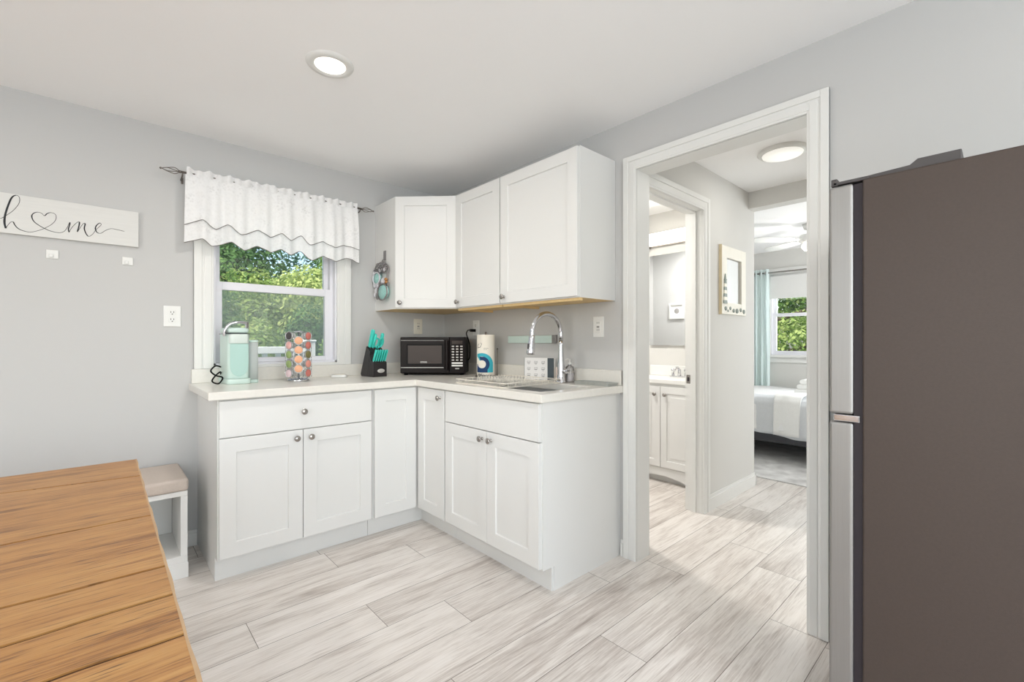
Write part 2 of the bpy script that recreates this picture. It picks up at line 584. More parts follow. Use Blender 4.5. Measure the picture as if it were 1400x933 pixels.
    def shaker(self, fr, w, h, t=0.02, s=0.07, rec=0.008, mi=None):
        """recessed-panel door: fr maps (across, up, out)"""
        e = 0.003
        o = [(0, 0), (w, 0), (w, h), (0, h)]
        i1 = [(s, s), (w - s, s), (w - s, h - s), (s, h - s)]
        i2 = [(s + e, s + e), (w - s - e, s + e), (w - s - e, h - s - e), (s + e, h - s - e)]
        ch = 0.0015
        o2 = [(ch, ch), (w - ch, ch), (w - ch, h - ch), (ch, h - ch)]
        vs = [(a, b, 0) for a, b in o] + [(a, b, t - ch) for a, b in o] + [(a, b, t) for a, b in o2] + [(a, b, t) for a, b in i1] + [(a, b, t - rec) for a, b in i2]
        fs = [(3, 2, 1, 0)]
        for L in range(4):
            for k in range(4):
                k2 = (k + 1) % 4
                fs.append((L * 4 + k, L * 4 + k2, (L + 1) * 4 + k2, (L + 1) * 4 + k))
        fs.append((16, 17, 18, 19))
        old = self.T
        self.T = old @ fr
        self.add(vs, fs, mi=mi)
        self.T = old
        return self

    def build(self, name, mats, parent=None, world=False, bevel=0.0, bseg=2, fix=True, attr=None):
        me = bpy.data.meshes.new(name)
        vs = self.v
        if world and parent is not None:
            inv = ROOTM[parent.name].inverted()
            vs = [inv @ p for p in vs]
        me.from_pydata([tuple(p) for p in vs], [], self.f)
        if not isinstance(mats, (list, tuple)):
            mats = [mats]
        for m in mats:
            me.materials.append(m)
        me.polygons.foreach_set('material_index', self.mi)
        me.polygons.foreach_set('use_smooth', self.sm)
        if attr is not None:
            a = me.attributes.new('plank', 'FLOAT', 'FACE')
            a.data.foreach_set('value', attr)
        me.update()
        if fix:
            import bmesh
            bm = bmesh.new()
            bm.from_mesh(me)
            bmesh.ops.recalc_face_normals(bm, faces=bm.faces)
            bm.to_mesh(me)
            bm.free()
        o = bpy.data.objects.new(name, me)
        COL.objects.link(o)
        if parent is not None:
            o.parent = parent
            ROOTM[o.name] = ROOTM[parent.name]
        else:
            ROOTM[o.name] = Matrix.Identity(4)
        if bevel:
            b = o.modifiers.new('bevel', 'BEVEL')
            b.width = bevel
            b.segments = bseg
            b.limit_method = 'ANGLE'
            b.angle_limit = R(40)
        return o


def tag(o, label=None, cat=None, group=None, kind=None):
    if label:
        o['label'] = label
    if cat:
        o['category'] = cat
    if group:
        o['group'] = group
    if kind:
        o['kind'] = kind
    return o


def thing(name, label, cat, loc=(0, 0, 0), rz=0.0, group=None):
    o = bpy.data.objects.new(name, None)
    o.empty_display_size = 0.1
    COL.objects.link(o)
    o.location = loc
    o.rotation_euler = (0, 0, rz)
    ROOTM[o.name] = T(*loc, rz)
    tag(o, label, cat, group)
    return o


def struct(o, label=None, cat=None):
    o['kind'] = 'structure'
    return tag(o, label, cat)


def copy_tree(o, parent=None):
    c = o.copy()
    COL.objects.link(c)
    if parent is not None:
        c.parent = parent
    for ch in list(o.children):
        copy_tree(ch, c)
    return c


# ------------------------------------------------------------------ room shell
CEIL = 2.365
X0, Y0 = -4.6, -5.6            # kitchen extents (window wall y = 0, sink wall x = 0)


def wall(name, axis, at, thick, u0, u1, holes, m, label, z1=CEIL, z0=0.0):
    us = sorted({u0, u1, *[h[0] for h in holes], *[h[1] for h in holes]})
    zs = sorted({z0, z1, *[h[2] for h in holes], *[h[3] for h in holes]})
    ok = lambda u, z: not any(h[0] < u < h[1] and h[2] < z < h[3] for h in holes)
    to3 = (lambda u, z, t: (u, t, z)) if axis == 'y' else (lambda u, z, t: (t, u, z))
    return struct(MB().grid_solid(us, zs, ok, at, at + thick, to3).build(name, m), label, 'wall')


WX0, WX1, WZ0, WZ1 = -1.622, -0.897, 1.03, 2.02          # kitchen window opening
DY0, DY1, DZ = -2.606, -1.822, 2.086                     # doorway in the sink wall
wall('wall_back', 'y', 0.0, 0.14, X0 - 0.14, 4.45, [(WX0, WX1, WZ0, WZ1)], M['wall'], 'light grey painted kitchen wall holding the window and home sign')
wall('wall_right', 'x', 0.0, 0.12, Y0, 0.0, [(DY0, DY1, 0.0, DZ)], M['wall'], 'light grey painted kitchen wall behind sink with tall doorway')
wall('wall_left', 'x', X0, -0.14, Y0, 0.0, [(-4.4, -2.0, 0.5, 2.2)], M['wall'], 'kitchen wall with a side opening added to let light in')  # unseen opening, added so the side fill reaches the room
wall('wall_front', 'y', Y0, -0.14, X0 - 0.14, 4.6, [(-3.9, -0.7, 0.4, 2.3)], M['wall'], 'kitchen wall with a wide opening added to let light in')  # unseen opening, added so the rear fill reaches the room
# hall side wall with the bathroom doorway, bath / bedroom partition, hall right wall, bedroom walls
BX0, BX1, BZ = 0.208, 0.913, 2.065
wall('wall_hall', 'y', -1.75, 0.12, 0.12, 1.72, [(BX0, BX1, 0.0, BZ)], M['wall_white'], 'pale hallway wall with bathroom doorway and hung mirror')
wall('wall_partition', 'x', 1.72, 0.12, -2.75, 0.0, [(-2.75, -1.75, 0.0, 2.233)], M['wall_white'], 'pale partition wall with header above the bedroom opening')
wall('wall_passage', 'y', -2.75, -0.12, 0.12, 1.84, [], M['wall_white'], 'pale hallway wall beyond the doorway')
BWY0, BWY1, BWZ0, BWZ1 = -2.25, -1.03, 1.0, 2.04
wall('wall_bedroom', 'x', 4.45, 0.14, Y0, 0.14, [(BWY0, BWY1, BWZ0, BWZ1)], M['wall_white'], 'pale bedroom wall holding a window above bed')

struct(MB().box(X0 - 0.14, Y0 - 0.14, CEIL, 4.6, 0.14, CEIL + 0.15).build('ceiling', M['ceiling']), 'smooth white ceiling', 'ceiling')

# plank floor: long boards along x, rows 0.207 m wide
rows = {}
mb = MB()
PW = 0.2068
attr = []
mb.box(X0, Y0, -0.08, 4.45, 0.0, -0.0012, mi=1)
attr += [0.0] * 6
known = {0: [-1.20], 1: [-0.81], 3: [-1.665], 4: [-1.238], 5: [-0.963], 6: [-0.281], 7: [-1.21, 1.10], 8: [-0.638, 0.60], 9: [0.40]}
yrow0 = 0.0
k = 0
# seams fall at y = -1.025 - j * PW
top = -1.025 + 5 * PW
y = 0.0
ys = [0.0]
j = 0
seams = [top - PW * i for i in range(0, 40)]
seams = [s for s in seams if s < -0.005]
edges = [0.0] + [s for s in seams if s > Y0] + [Y0]
row_joint = {}
for yk, xs in ((-0.71, [-1.20]), (-0.91, [-0.81]), (-1.12, [-1.665]), (-1.33, [-1.238]), (-1.54, [-0.963]), (-1.77, [-0.281, 1.10]), (-1.96, [-1.21, 0.05]), (-2.17, [-0.638, 0.605]), (-2.38, [0.42]), (-2.55, [-0.02])):
    for i in range(len(edges) - 1):
        if edges[i] > yk >= edges[i + 1]:
            row_joint[i] = xs
rg = random.Random(3)
for i in range(len(edges) - 1):
    base = row_joint.get(i, [X0 + rg.uniform(0.2, 1.2)])
    xs = set(base)
    x = base[0]
    while x > X0 + 0.3:
        x -= 1.22 + (0.0 if i in row_joint else 0)
        if x > X0:
            xs.add(x)
    x = base[-1]
    while x < 4.4:
        x += 1.22
        if x < 4.45:
            xs.add(x)
    xs = [X0] + sorted(xs) + [4.45]
    for a, b in zip(xs[:-1], xs[1:]):
        g = 0.0011
        mb.add([(a + g, edges[i + 1] + g, 0), (b - g, edges[i + 1] + g, 0), (b - g, edges[i] - g, 0), (a + g, edges[i] - g, 0)], [(0, 1, 2, 3)], mi=0)
        attr.append(rg.random())
struct(mb.build('floor', [M['floor'], M['gap']], fix=False, attr=attr), 'pale grey wood plank flooring running through kitchen and hall', 'floor')


# casing with a stepped profile around a doorway: fr maps (across, up, out)
def casing(name, fr, w, h, cw, label, sides=(1, 1), z0=0.0, th=0.018):
    m = MB(fr)
    for (a0, a1, c) in ((0.0, cw, th * 0.72), (cw * 0.62, cw, th), (cw * 0.12, cw * 0.5, th * 0.86)):
        if sides[0]:
            m.box(-a1, z0, 0, -a0, h + a1, c)
        if sides[1]:
            m.box(w + a0, z0, 0, w + a1, h + a1, c)
        m.box(-a0 if sides[0] else 0, h + a0, 0, w + (a0 if sides[1] else 0), h + a1, c)
    return struct(m.build(name, M['trim'], bevel=0.002), label, 'door trim')


# kitchen doorway: across = -y
casing('trim_1', frame((0, DY1, 0), (0, -1, 0), (-1, 0, 0)), DY1 - DY0, DZ, 0.076, 'white moulded casing around the doorway next to fridge')
mj = MB()
mj.box(0, DY1 - 0.001, 0, 0.12, DY1 + 0.018, DZ)
mj.box(0, DY0 - 0.018, 0, 0.12, DY0 + 0.001, DZ)
mj.box(0, DY0 - 0.018, DZ - 0.001, 0.12, DY1 + 0.018, DZ + 0.018)
struct(mj.build('trim_2', M['trim']), 'white lining inside the doorway next to fridge', 'door trim')
# bathroom doorway in the hall wall: across = +x, faces -y
casing('trim_3', frame((BX0, -1.75, 0), (1, 0, 0), (0, -1, 0)), BX1 - BX0, BZ, 0.088, 'white moulded casing around the bathroom doorway')
mj = MB()
mj.box(BX1 - 0.001, -1.75, 0, BX1 + 0.018, -1.63, BZ)
mj.box(BX0 - 0.018, -1.75, 0, BX0 + 0.001, -1.63, BZ)
mj.box(BX0 - 0.018, -1.75, BZ - 0.001, BX1 + 0.018, -1.63, BZ + 0.018)
mj.box(BX1 - 0.012, -1.71, 0, BX1, -1.675, BZ - 0.012)
mj.box(BX0, -1.71, BZ - 0.012, BX1, -1.675, BZ)
struct(mj.build('trim_4', M['trim']), 'white lining inside the bathroom doorway', 'door trim')
sp = thing('strike_plate', 'small steel strike plate set in bathroom door lining', 'strike plate', (BX1, -1.653, 0.91))
MB(frame((BX1, -1.653, 0.91), (0, -1, 0), (-1, 0, 0))).box(-0.014, -0.03, 0, 0.014, 0.03, 0.002).build('plate', M['nickel'], sp, True)
MB(frame((BX1, -1.653, 0.91), (0, -1, 0), (-1, 0, 0))).box(-0.007, -0.014, 0.002, 0.007, 0.014, 0.0026).build('latch_hole', M['gasket'], sp, True)


def baseboard(name, pts, label, h=0.09):
    """pts: list of (x0, y0, x1, y1, nx, ny) runs on walls"""
    m = MB()
    for x0, y0, x1, y1, nx, ny in pts:
        for hh, th in ((h * 0.8, 0.014), (h, 0.008)):
            m.box(x0, y0, 0, x1 + nx * th, y1 + ny * th, hh)
    return struct(m.build(name, M['trim'], bevel=0.002), label, 'baseboard')


baseboard('baseboard_back', [(X0, 0, -1.702, 0, 0, -1)], 'white baseboard under the home sign wall')
baseboard('baseboard_right', [(0, -1.742, 0, -1.725, -1, 0), (0, Y0, 0, DY0 - 0.078, -1, 0)], 'white baseboard between sink cabinet and doorway')
baseboard('baseboard_hall', [(1.003, -1.75, 1.84, -1.75, 0, -1), (1.84, -1.764, 1.84, -1.0, 1, 0)], 'white baseboard along the hall wall under mirror', 0.105)
baseboard('baseboard_bedroom', [(4.45, Y0, 4.45, 0, -1, 0)], 'white baseboard in bedroom')


# ------------------------------------------------------------------ windows
def sash(mb, x0, x1, z0, z1, y0, y1, s, st=None, b=None):
    st = st or s
    b = b or s
    mb.box(x0, y0, z0, x0 + s, y1, z1)
    mb.box(x1 - s, y0, z0, x1, y1, z1)
    mb.box(x0 + s, y0, z1 - st, x1 - s, y1, z1)
    mb.box(x0 + s, y0, z0, x1 - s, y1, z0 + b)


w1 = struct(thing('window_1', 'white double hung kitchen window above the counter', 'window', (WX0, 0, WZ0)))
m = MB()
casm = MB(frame((WX0, 0, 0), (1, 0, 0), (0, -1, 0)))
cw = 0.096
for a0, a1, c in ((0, cw, 0.013), (cw * 0.6, cw, 0.018), (cw * 0.1, cw * 0.48, 0.0155)):
    casm.box(-a1, 1.0125, 0, -a0, WZ1 + a1, c)
    casm.box(WX1 - WX0 + a0, 1.0125, 0, WX1 - WX0 + a1, WZ1 + a1, c)
    casm.box(-a0, WZ1 + a0, 0, WX1 - WX0 + a0, WZ1 + a1, c)
casm.box(0, 1.0125, 0, WX1 - WX0, 1.03, 0.02)
casm.build('window_frame', M['trim'], w1, True, bevel=0.002)
m = MB()
for a, b in ((WX0, WX0 + 0.012), (WX1 - 0.012, WX1)):
    m.box(a, 0, WZ0, b, 0.14, WZ1)
m.box(WX0, 0, WZ0, WX1, 0.14, WZ0 + 0.012)
m.box(WX0, 0, WZ1 - 0.012, WX1, 0.14, WZ1)
m.box(WX1 - 0.03, 0.045, WZ0, WX1 - 0.012, 0.12, WZ1)
m.box(WX0 + 0.012, 0.045, WZ0, WX0 + 0.02, 0.12, WZ1)
m.build('window_lining', M['vinyl'], w1, True)
m = MB()
sash(m, WX0 + 0.016, WX1 - 0.028, WZ0 + 0.012, 1.535, 0.045, 0.08, 0.036, 0.05, 0.03)
lo = m.build('lower_sash', M['vinyl'], w1, True, bevel=0.003)
MB().box(WX0 + 0.05, 0.06, WZ0 + 0.04, WX1 - 0.062, 0.063, 1.487).build('pane', M['glass'], lo, True)
m = MB()
sash(m, WX0 + 0.016, WX1 - 0.028, 1.50, WZ1 - 0.012, 0.085, 0.115, 0.03, 0.035, 0.035)
up = m.build('upper_sash', M['vinyl'], w1, True, bevel=0.003)
MB().box(WX0 + 0.045, 0.099, 1.53, WX1 - 0.056, 0.102, WZ1 - 0.045).build('pane', M['glass'], up, True)
MB().box(WX0 + 0.02, 0.122, WZ0 + 0.012, WX1 - 0.03, 0.124, 1.515).build('insect_screen', M['screen'], w1, True)['label'] = 'hazy grey insect screen'

w2 = struct(thing('window_2', 'white double hung bedroom window behind the bed', 'window', (4.45, BWY1, BWZ0)))
fr2 = frame((4.45, BWY1, 0), (0, -1, 0), (-1, 0, 0))
W2 = BWY1 - BWY0
casm = MB(fr2)
for a0, a1, c in ((0, 0.09, 0.013), (0.055, 0.09, 0.018)):
    casm.box(-a1, BWZ0 - 0.03, 0, -a0, BWZ1 + a1, c)
    casm.box(W2 + a0, BWZ0 - 0.03, 0, W2 + a1, BWZ1 + a1, c)
    casm.box(-a0, BWZ1 + a0, 0, W2 + a0, BWZ1 + a1, c)
casm.box(-0.11, BWZ0 - 0.03, 0, W2 + 0.11, BWZ0, 0.045)
casm.box(-0.09, BWZ0 - 0.1, 0, W2 + 0.09, BWZ0 - 0.03, 0.014)
casm.build('window_frame', M['trim'], w2, True, bevel=0.002)
m = MB()
for a, b in ((BWY0, BWY0 + 0.012), (BWY1 - 0.012, BWY1)):
    m.box(4.45, a, BWZ0, 4.59, b, BWZ1)
m.box(4.45, BWY0, BWZ1 - 0.012, 4.59, BWY1, BWZ1)
m.box(4.45, BWY0, BWZ0, 4.59, BWY1, BWZ0 + 0.012)
m.build('window_lining', M['vinyl'], w2, True)
fs = frame((4.50, BWY1 - 0.012, 0), (0, -1, 0), (-1, 0, 0))
m = MB(Matrix(fs))


def sash_fr(fr, w, z0, z1, c0, c1, s):
    q = MB(fr)
    q.box(0, z0, c0, s, z1, c1)
    q.box(w - s, z0, c0, w, z1, c1)
    q.box(s, z1 - s, c0, w - s, z1, c1)
    q.box(s, z0, c0, w - s, z0 + s, c1)
    return q


lo = sash_fr(fs, W2 - 0.024, BWZ0 + 0.012, 1.545, -0.02, 0.012, 0.04).build('lower_sash', M['vinyl'], w2, True)
MB(fs).box(0.04, BWZ0 + 0.05, -0.004, W2 - 0.064, 1.505, -0.001).build('pane', M['glass'], lo, True)
up = sash_fr(fs, W2 - 0.024, 1.51, BWZ1 - 0.012, -0.055, -0.025, 0.035).build('upper_sash', M['vinyl'], w2, True)
MB(fs).box(0.035, 1.545, -0.042, W2 - 0.06, BWZ1 - 0.047, -0.039).build('pane', M['glass'], up, True)

# ------------------------------------------------------------------ outdoors
struct(MB().box(-30, 0.14, -0.5, 40, 45, -0.45).build('ground', M['grass']), 'green lawn outside the kitchen window', 'ground')
struct(MB().box(4.6, -30, -0.5, 40, 0.14, -0.45).build('ground_side', M['grass']), 'green lawn outside the bedroom window', 'ground')
m = MB()
y = 0.16
while y < 2.05:
    m.box(-4.2, y, -0.14, 1.2, y + 0.135, -0.1)
    y += 0.14
for x in (-4.0, -1.4, 1.0):
    m.box(x, 0.2, -0.45, x + 0.09, 2.0, -0.14)
struct(m.build('deck', M['deck']), 'grey board deck outside the kitchen window', 'deck')

RY = 1.5
rl = thing('deck_railing', 'white vinyl deck railing seen through the kitchen window', 'railing', (-2.0, RY, -0.1))
MB().box(-4.2, RY - 0.045, 1.06, -0.62, RY + 0.045, 1.125).build('top_rail', M['rail_white'], rl, True, bevel=0.006)
MB().box(-4.2, RY - 0.03, 0.02, -0.62, RY + 0.03, 0.07).build('bottom_rail', M['rail_white'], rl, True)
for x in (-4.1, -2.35, -0.60):
    p = MB().box(x - 0.05, RY - 0.05, -0.1, x + 0.05, RY + 0.05, 1.17).build('post', M['rail_white'], rl, True)
    MB().prism([(x - 0.06, RY - 0.06), (x + 0.06, RY - 0.06), (x + 0.06, RY + 0.06), (x - 0.06, RY + 0.06)], 1.17, 1.19).build('post_cap', M['rail_white'], p, True, bevel=0.008)
x = -3.98
while x < -0.7:
    MB().box(x - 0.02, RY - 0.02, 0.07, x + 0.02, RY + 0.02, 1.06).build('baluster', M['rail_white'], rl, True)
    x += 0.115


def crown(center, rad, n, leaf, m, seed, parent, lumps=14):
    rr = random.Random(seed)
    blobs = []
    for i in range(lumps):
        a = rr.uniform(0, 2 * math.pi)
        zz = rr.uniform(-0.75, 0.8)
        q = math.sqrt(1 - zz * zz) * rr.uniform(0.45, 0.8)
        blobs.append((Vector((q * math.cos(a) * rad[0], q * math.sin(a) * rad[1], zz * rad[2] * 0.8)), rr.uniform(0.32, 0.55), rr.uniform(-0.4, 0.35)))  # wide tone spread per lump paints in the crown's missing shade pockets
    vs, fs, at = [], [], []
    for i in range(int(n * 1.7)):
        c, s, tone = blobs[rr.randrange(lumps)]
        d = Vector((rr.gauss(0, 1), rr.gauss(0, 1), rr.gauss(0, 1))).normalized()
        rad_k = s * rr.uniform(0.72, 1.02)
        p = Vector(center) + c + Vector((d.x * rad[0] * rad_k, d.y * rad[1] * rad_k, d.z * rad[2] * rad_k))
        nrm = (d + Vector((rr.gauss(0, .5), rr.gauss(0, .5), rr.gauss(0.3, .5)))).normalized()
        u = nrm.orthogonal().normalized()
        u = (Matrix.Rotation(rr.uniform(0, 6.28), 3, nrm) @ u)
        v = nrm.cross(u)
        L = leaf * rr.uniform(0.45, 1.0)
        b = len(vs)
        vs += [p - u * L * 0.5, p + v * L * 0.28 + u * L * 0.02, p + u * L * 0.55, p - v * L * 0.28 + u * L * 0.02]
        fs.append((b, b + 1, b + 2, b + 3))
        at.append(min(1, max(0, 0.5 + tone + rr.gauss(0, 0.22))))
    mb_ = MB()
    mb_.add(vs, fs)
    return mb_.build('crown', m, parent, True, fix=False, attr=at)


def tree(label, x, y, h, rad, n, leaf, m, seed, group):
    t = thing('garden_tree', label, 'tree', (x, y, -0.45), 0, group)
    rr = random.Random(seed)
    m_ = MB()
    m_.tube(smooth([(x, y, -0.45), (x + rr.uniform(-.1, .1), y, h * 0.3), (x + rr.uniform(-.2, .2), y + rr.uniform(-.2, .2), h * 0.6), (x, y, h)]), [0.16 * (1 - 0.75 * i / 18) for i in range(19)])
    for i in range(5):
        a = rr.uniform(0, 6.28)
        m_.tube([(x, y, h * (0.45 + 0.1 * i)), (x + math.cos(a) * rad[0] * .6, y + math.sin(a) * rad[1] * .6, h * (0.6 + 0.12 * i))], [0.06, 0.02])
    m_.build('trunk', M['bark'], t, True)
    crown((x, y, h), rad, n, leaf, m, seed, t)
    return t


G1 = 'trees beyond the deck'
tree('tall blue-green tree standing highest and farthest behind the window', 3.2, 21.5, 4.6, (5.0, 2.0, 3.6), 9000, 0.3, M['leaf_blue'], 11, G1)
tree('dark green tree rising at the window side nearest the home sign', 0.4, 15.8, 3.2, (2.4, 1.8, 2.5), 9000, 0.24, M['leaf_dark'], 12, G1)
tree('bright yellow-green tree in the middle of kitchen window view', 1.9, 11.4, 1.9, (2.0, 1.5, 1.7), 10000, 0.17, M['leaf_light'], 13, G1)
tree('fresh green bushy tree toward the window side nearest the cabinets', 5.4, 13.6, 3.1, (2.2, 1.7, 2.7), 10000, 0.2, M['leaf_mid'], 14, G1)
tree('deep green tree behind the window side nearest the cabinets', 7.6, 18.0, 3.8, (2.8, 1.9, 3.2), 8000, 0.26, M['leaf_dark'], 15, G1)
tree('fresh green tree behind the coffee maker through the window', -1.2, 9.3, 1.7, (1.6, 1.2, 1.6), 9000, 0.14, M['leaf_mid'], 16, G1)


def shrub(label, x, y, rad, n, leaf, m, seed, group):
    t = thing('garden_shrub', label, 'shrub', (x, y, -0.45), 0, group)
    m_ = MB()
    rr = random.Random(seed)
    for i in range(6):
        a = i * 1.05
        m_.tube([(x, y, -0.45), (x + math.cos(a) * rad[0] * .5, y + math.sin(a) * rad[1] * .5, -0.2 + rad[2])], [0.03, 0.01])
    m_.build('stems', M['bark'], t, True)
    crown((x, y, -0.4 + rad[2]), rad, n, leaf, m, seed, t, 10)
    return t


G2 = 'shrubs beyond the deck railing'
shrub('yellow-green shrub just above the railing beside the coffee maker', -0.35, 5.7, (1.0, 0.8, 1.0), 6000, 0.11, M['leaf_light'], 21, G2)
shrub('fresh green shrub beside the railing post at its end', 1.05, 4.4, (0.9, 0.7, 0.9), 6000, 0.1, M['leaf_mid'], 22, G2)
shrub('deep green shrub behind the pod carousel through the window', 1.9, 7.6, (1.1, 1.0, 1.4), 6000, 0.12, M['leaf_dark'], 23, G2)
G3 = 'trees outside the bedroom window'
tree('yellow-green tree filling the bedroom window', 9.4, 0.6, 1.9, (1.7, 2.0, 1.8), 9000, 0.13, M['leaf_light'], 31, G3)
tree('dark green tree in upper part of the bedroom window', 12.5, 0.2, 3.2, (2.0, 2.6, 2.4), 8000, 0.18, M['leaf_mid'], 32, G3)

# ------------------------------------------------------------------ kitchen cabinets
DT = 0.02
BZ0, BZ1 = 0.115, 0.892
fA = lambda x, z=0.0, y=-0.61: frame((x, y, z), (1, 0, 0), (0, -1, 0))          # door frames facing -y, across = +x
fB = lambda y, z=0.0, x=-0.61: frame((x, y, z), (0, -1, 0), (-1, 0, 0))         # facing -x, across = -y


def knob_mesh(fr):
    m_ = MB(fr)
    m_.lathe([(0.0085, 0.0), (0.0085, 0.002), (0.005, 0.004), (0.0045, 0.013), (0.010, 0.017), (0.0155, 0.021), (0.0155, 0.025), (0.0115, 0.0285), (0.0001, 0.0295)], 20, axis='z', cap=True)
    return m_


def knob(fr, a, b, c, parent):
    """a across, b up, c out on a door frame; lathe axis is the outward direction"""
    knob_mesh(fr @ Matrix.Translation((a, b, c))).build('knob', M['nickel'], parent, True)


# drawer base under the window
c1 = thing('base_cabinet', 'white base cabinet with wide drawer over two doors, below the window', 'cabinet', (-1.31, -0.3, 0))
prof = [(-0.001, 0), (-0.535, 0), (-0.535, BZ0), (-0.61, BZ0), (-0.61, BZ1), (-0.001, BZ1)]
MB().prism(prof, -1.70, -0.921, axis='x').build('body', M['cabinet'], c1, True, bevel=0.0015)
MB().box(-1.70, -0.535, 0.0, -0.921, -0.548, BZ0 - 0.002).build('toe_kick', M['cabinet'], c1, True)
dr = MB().box(-1.695, -0.61, 0.708, -0.93, -0.63, 0.884).build('drawer', M['cabinet'], c1, True, bevel=0.002)
knob(fA(-1.695), 0.381, 0.80, DT, dr)
d = MB().shaker(fA(-1.695, 0.127), 0.3785, 0.576).build('door', M['cabinet'], c1, True)
knob(fA(-1.695), 0.345, 0.662, DT, d)
d = MB().shaker(fA(-1.3135, 0.127), 0.3835, 0.576).build('door', M['cabinet'], c1, True)
knob(fA(-1.3135), 0.036, 0.662, DT, d)

# corner base with folding pair of narrow doors
c2 = thing('corner_base_cabinet', 'white corner base cabinet with two narrow tall doors meeting in the inside corner', 'cabinet', (-0.3, -0.3, 0))
Lp = lambda dp, a, b: [(-0.001, -0.001), (a, -0.001), (a, -dp), (-dp, -dp), (-dp, b), (-0.001, b)]
MB().prism(Lp(0.61, -0.919, -0.944), BZ0, BZ1).build('body', M['cabinet'], c2, True)
MB().prism(Lp(0.548, -0.919, -0.944), 0.0, BZ0 - 0.001).build('toe_kick', M['cabinet'], c2, True)
MB().shaker(fA(-0.912, 0.122), 0.276, 0.762).build('door', M['cabinet'], c2, True)
d = MB().shaker(fB(-0.642, 0.122), 0.292, 0.762).build('door', M['cabinet'], c2, True)
knob(fB(-0.642), 0.255, 0.838, DT, d)

# sink base (hollow, the bowl hangs inside)
c3 = thing('sink_base_cabinet', 'white sink base cabinet with two doors below a plain panel, beside the doorway', 'cabinet', (-0.3, -1.33, 0))
m = MB()
for y0, y1 in ((-0.946, -0.964), (-1.699, -1.717)):
    m.prism(prof, y0, y1, axis='y')
m.box(-0.605, -0.964, BZ0, -0.02, -1.699, BZ0 + 0.018)
m.box(-0.61, -0.964, BZ0, -0.592, -1.699, BZ1)
m.build('body', M['cabinet'], c3, True)
MB().box(-0.535, -0.946, 0.0, -0.548, -1.712, BZ0 - 0.002).build('toe_kick', M['cabinet'], c3, True)
MB().box(-0.61, -0.948, 0.708, -0.63, -1.709, 0.884).build('false_drawer_front', M['cabinet'], c3, True, bevel=0.002)
d = MB().shaker(fB(-0.948, 0.124), 0.379, 0.579).build('door', M['cabinet'], c3, True)
knob(fB(-0.948), 0.346, 0.662, DT, d)
d = MB().shaker(fB(-1.330, 0.124), 0.379, 0.579).build('door', M['cabinet'], c3, True)
knob(fB(-1.330), 0.036, 0.662, DT, d)

# countertop with sink cut-out and upstands
SX0, SX1, SY0, SY1 = -0.565, -0.19, -1.66, -0.985
CT0, CT = 0.893, 0.932
ct = thing('countertop', 'white quartz L shaped countertop with low upstand and sink cutout', 'countertop', (-0.65, -0.65, CT0))
us = [-1.742, -0.65, SX0, SX1, -0.0005]
vv = [-1.745, SY0, SY1, -0.65, -0.0005]
okc = lambda x, y: (y > -0.65 or x > -0.65) and not (SX0 < x < SX1 and SY0 < y < SY1)
MB().grid_solid(us, vv, okc, CT0, CT, lambda u, v, t: (u, v, t)).build('slab', M['quartz'], ct, True, bevel=0.004)
MB().box(-1.730, -0.02, CT, -0.0005, -0.0005, 1.012).build('upstand', M['quartz'], ct, True, bevel=0.002)
MB().box(-0.02, -1.735, CT, -0.0005, -0.0205, 1.012).build('upstand', M['quartz'], ct, True, bevel=0.002)

# undermount sink bowl
sk = thing('kitchen_sink', 'stainless steel undermount sink set in the white countertop', 'sink', (-0.38, -1.32, 0.72))
m = MB()
a, b = 0.0, 0.035
tp = [(SX0 - .004, SY0 - .004), (SX1 + .004, SY0 - .004), (SX1 + .004, SY1 + .004), (SX0 - .004, SY1 + .004)]
bt = [(SX0 + b, SY0 + b), (SX1 - b, SY0 + b), (SX1 - b, SY1 - b), (SX0 + b, SY1 - b)]
vs = [(p[0], p[1], CT0 - 0.001) for p in tp] + [(p[0], p[1], 0.72) for p in bt] + [((p[0] + SX0) / 2 if False else p[0], p[1], 0.719) for p in bt]
m.add(vs[:8], [(4, 5, 6, 7), (0, 1, 5, 4), (1, 2, 6, 5), (2, 3, 7, 6), (3, 0, 4, 7)])
o = m.build('bowl', M['sink_steel'], sk, True, fix=False)
so = o.modifiers.new('thick', 'SOLIDIFY')
so.thickness = 0.0015
so.offset = -1
MB().lathe([(0.0001, 0.7225), (0.03, 0.7225), (0.042, 0.725), (0.045, 0.722), (0.045, 0.7205)], 24, (-0.38, -1.32, 0)).build('drain', M['chrome'], sk, True)

# upper cabinets
UZ0, UZ1 = 1.397, 2.172
uc = thing('corner_wall_cabinet', 'white corner wall cabinet with diagonal door, hung ornament on its side', 'cabinet', (-0.3, -0.3, UZ0))
pent = [(-0.001, -0.001), (-0.61, -0.001), (-0.61, -0.305), (-0.305, -0.609), (-0.001, -0.609)]
MB().prism(pent, UZ0, UZ1, mi=0, mi_bottom=1).build('body', [M['cabinet'], M['raw_wood']], uc, True)
s2 = math.sqrt(0.5)
fd = frame((-0.61 + 0.006 * s2, -0.305 - 0.006 * s2, UZ0 + 0.006), (s2, -s2, 0), (-s2, -s2, 0))
dw = 0.305 * math.sqrt(2)
d = MB().shaker(fd, dw - 0.012, UZ1 - UZ0 - 0.012, s=0.062).build('door', M['cabinet'], uc, True)
knob(fd, 0.035, 0.035, DT, d)
u1 = thing('wall_cabinet', 'narrower white wall cabinet with single door beside the diagonal one', 'cabinet', (-0.15, -0.85, UZ0))


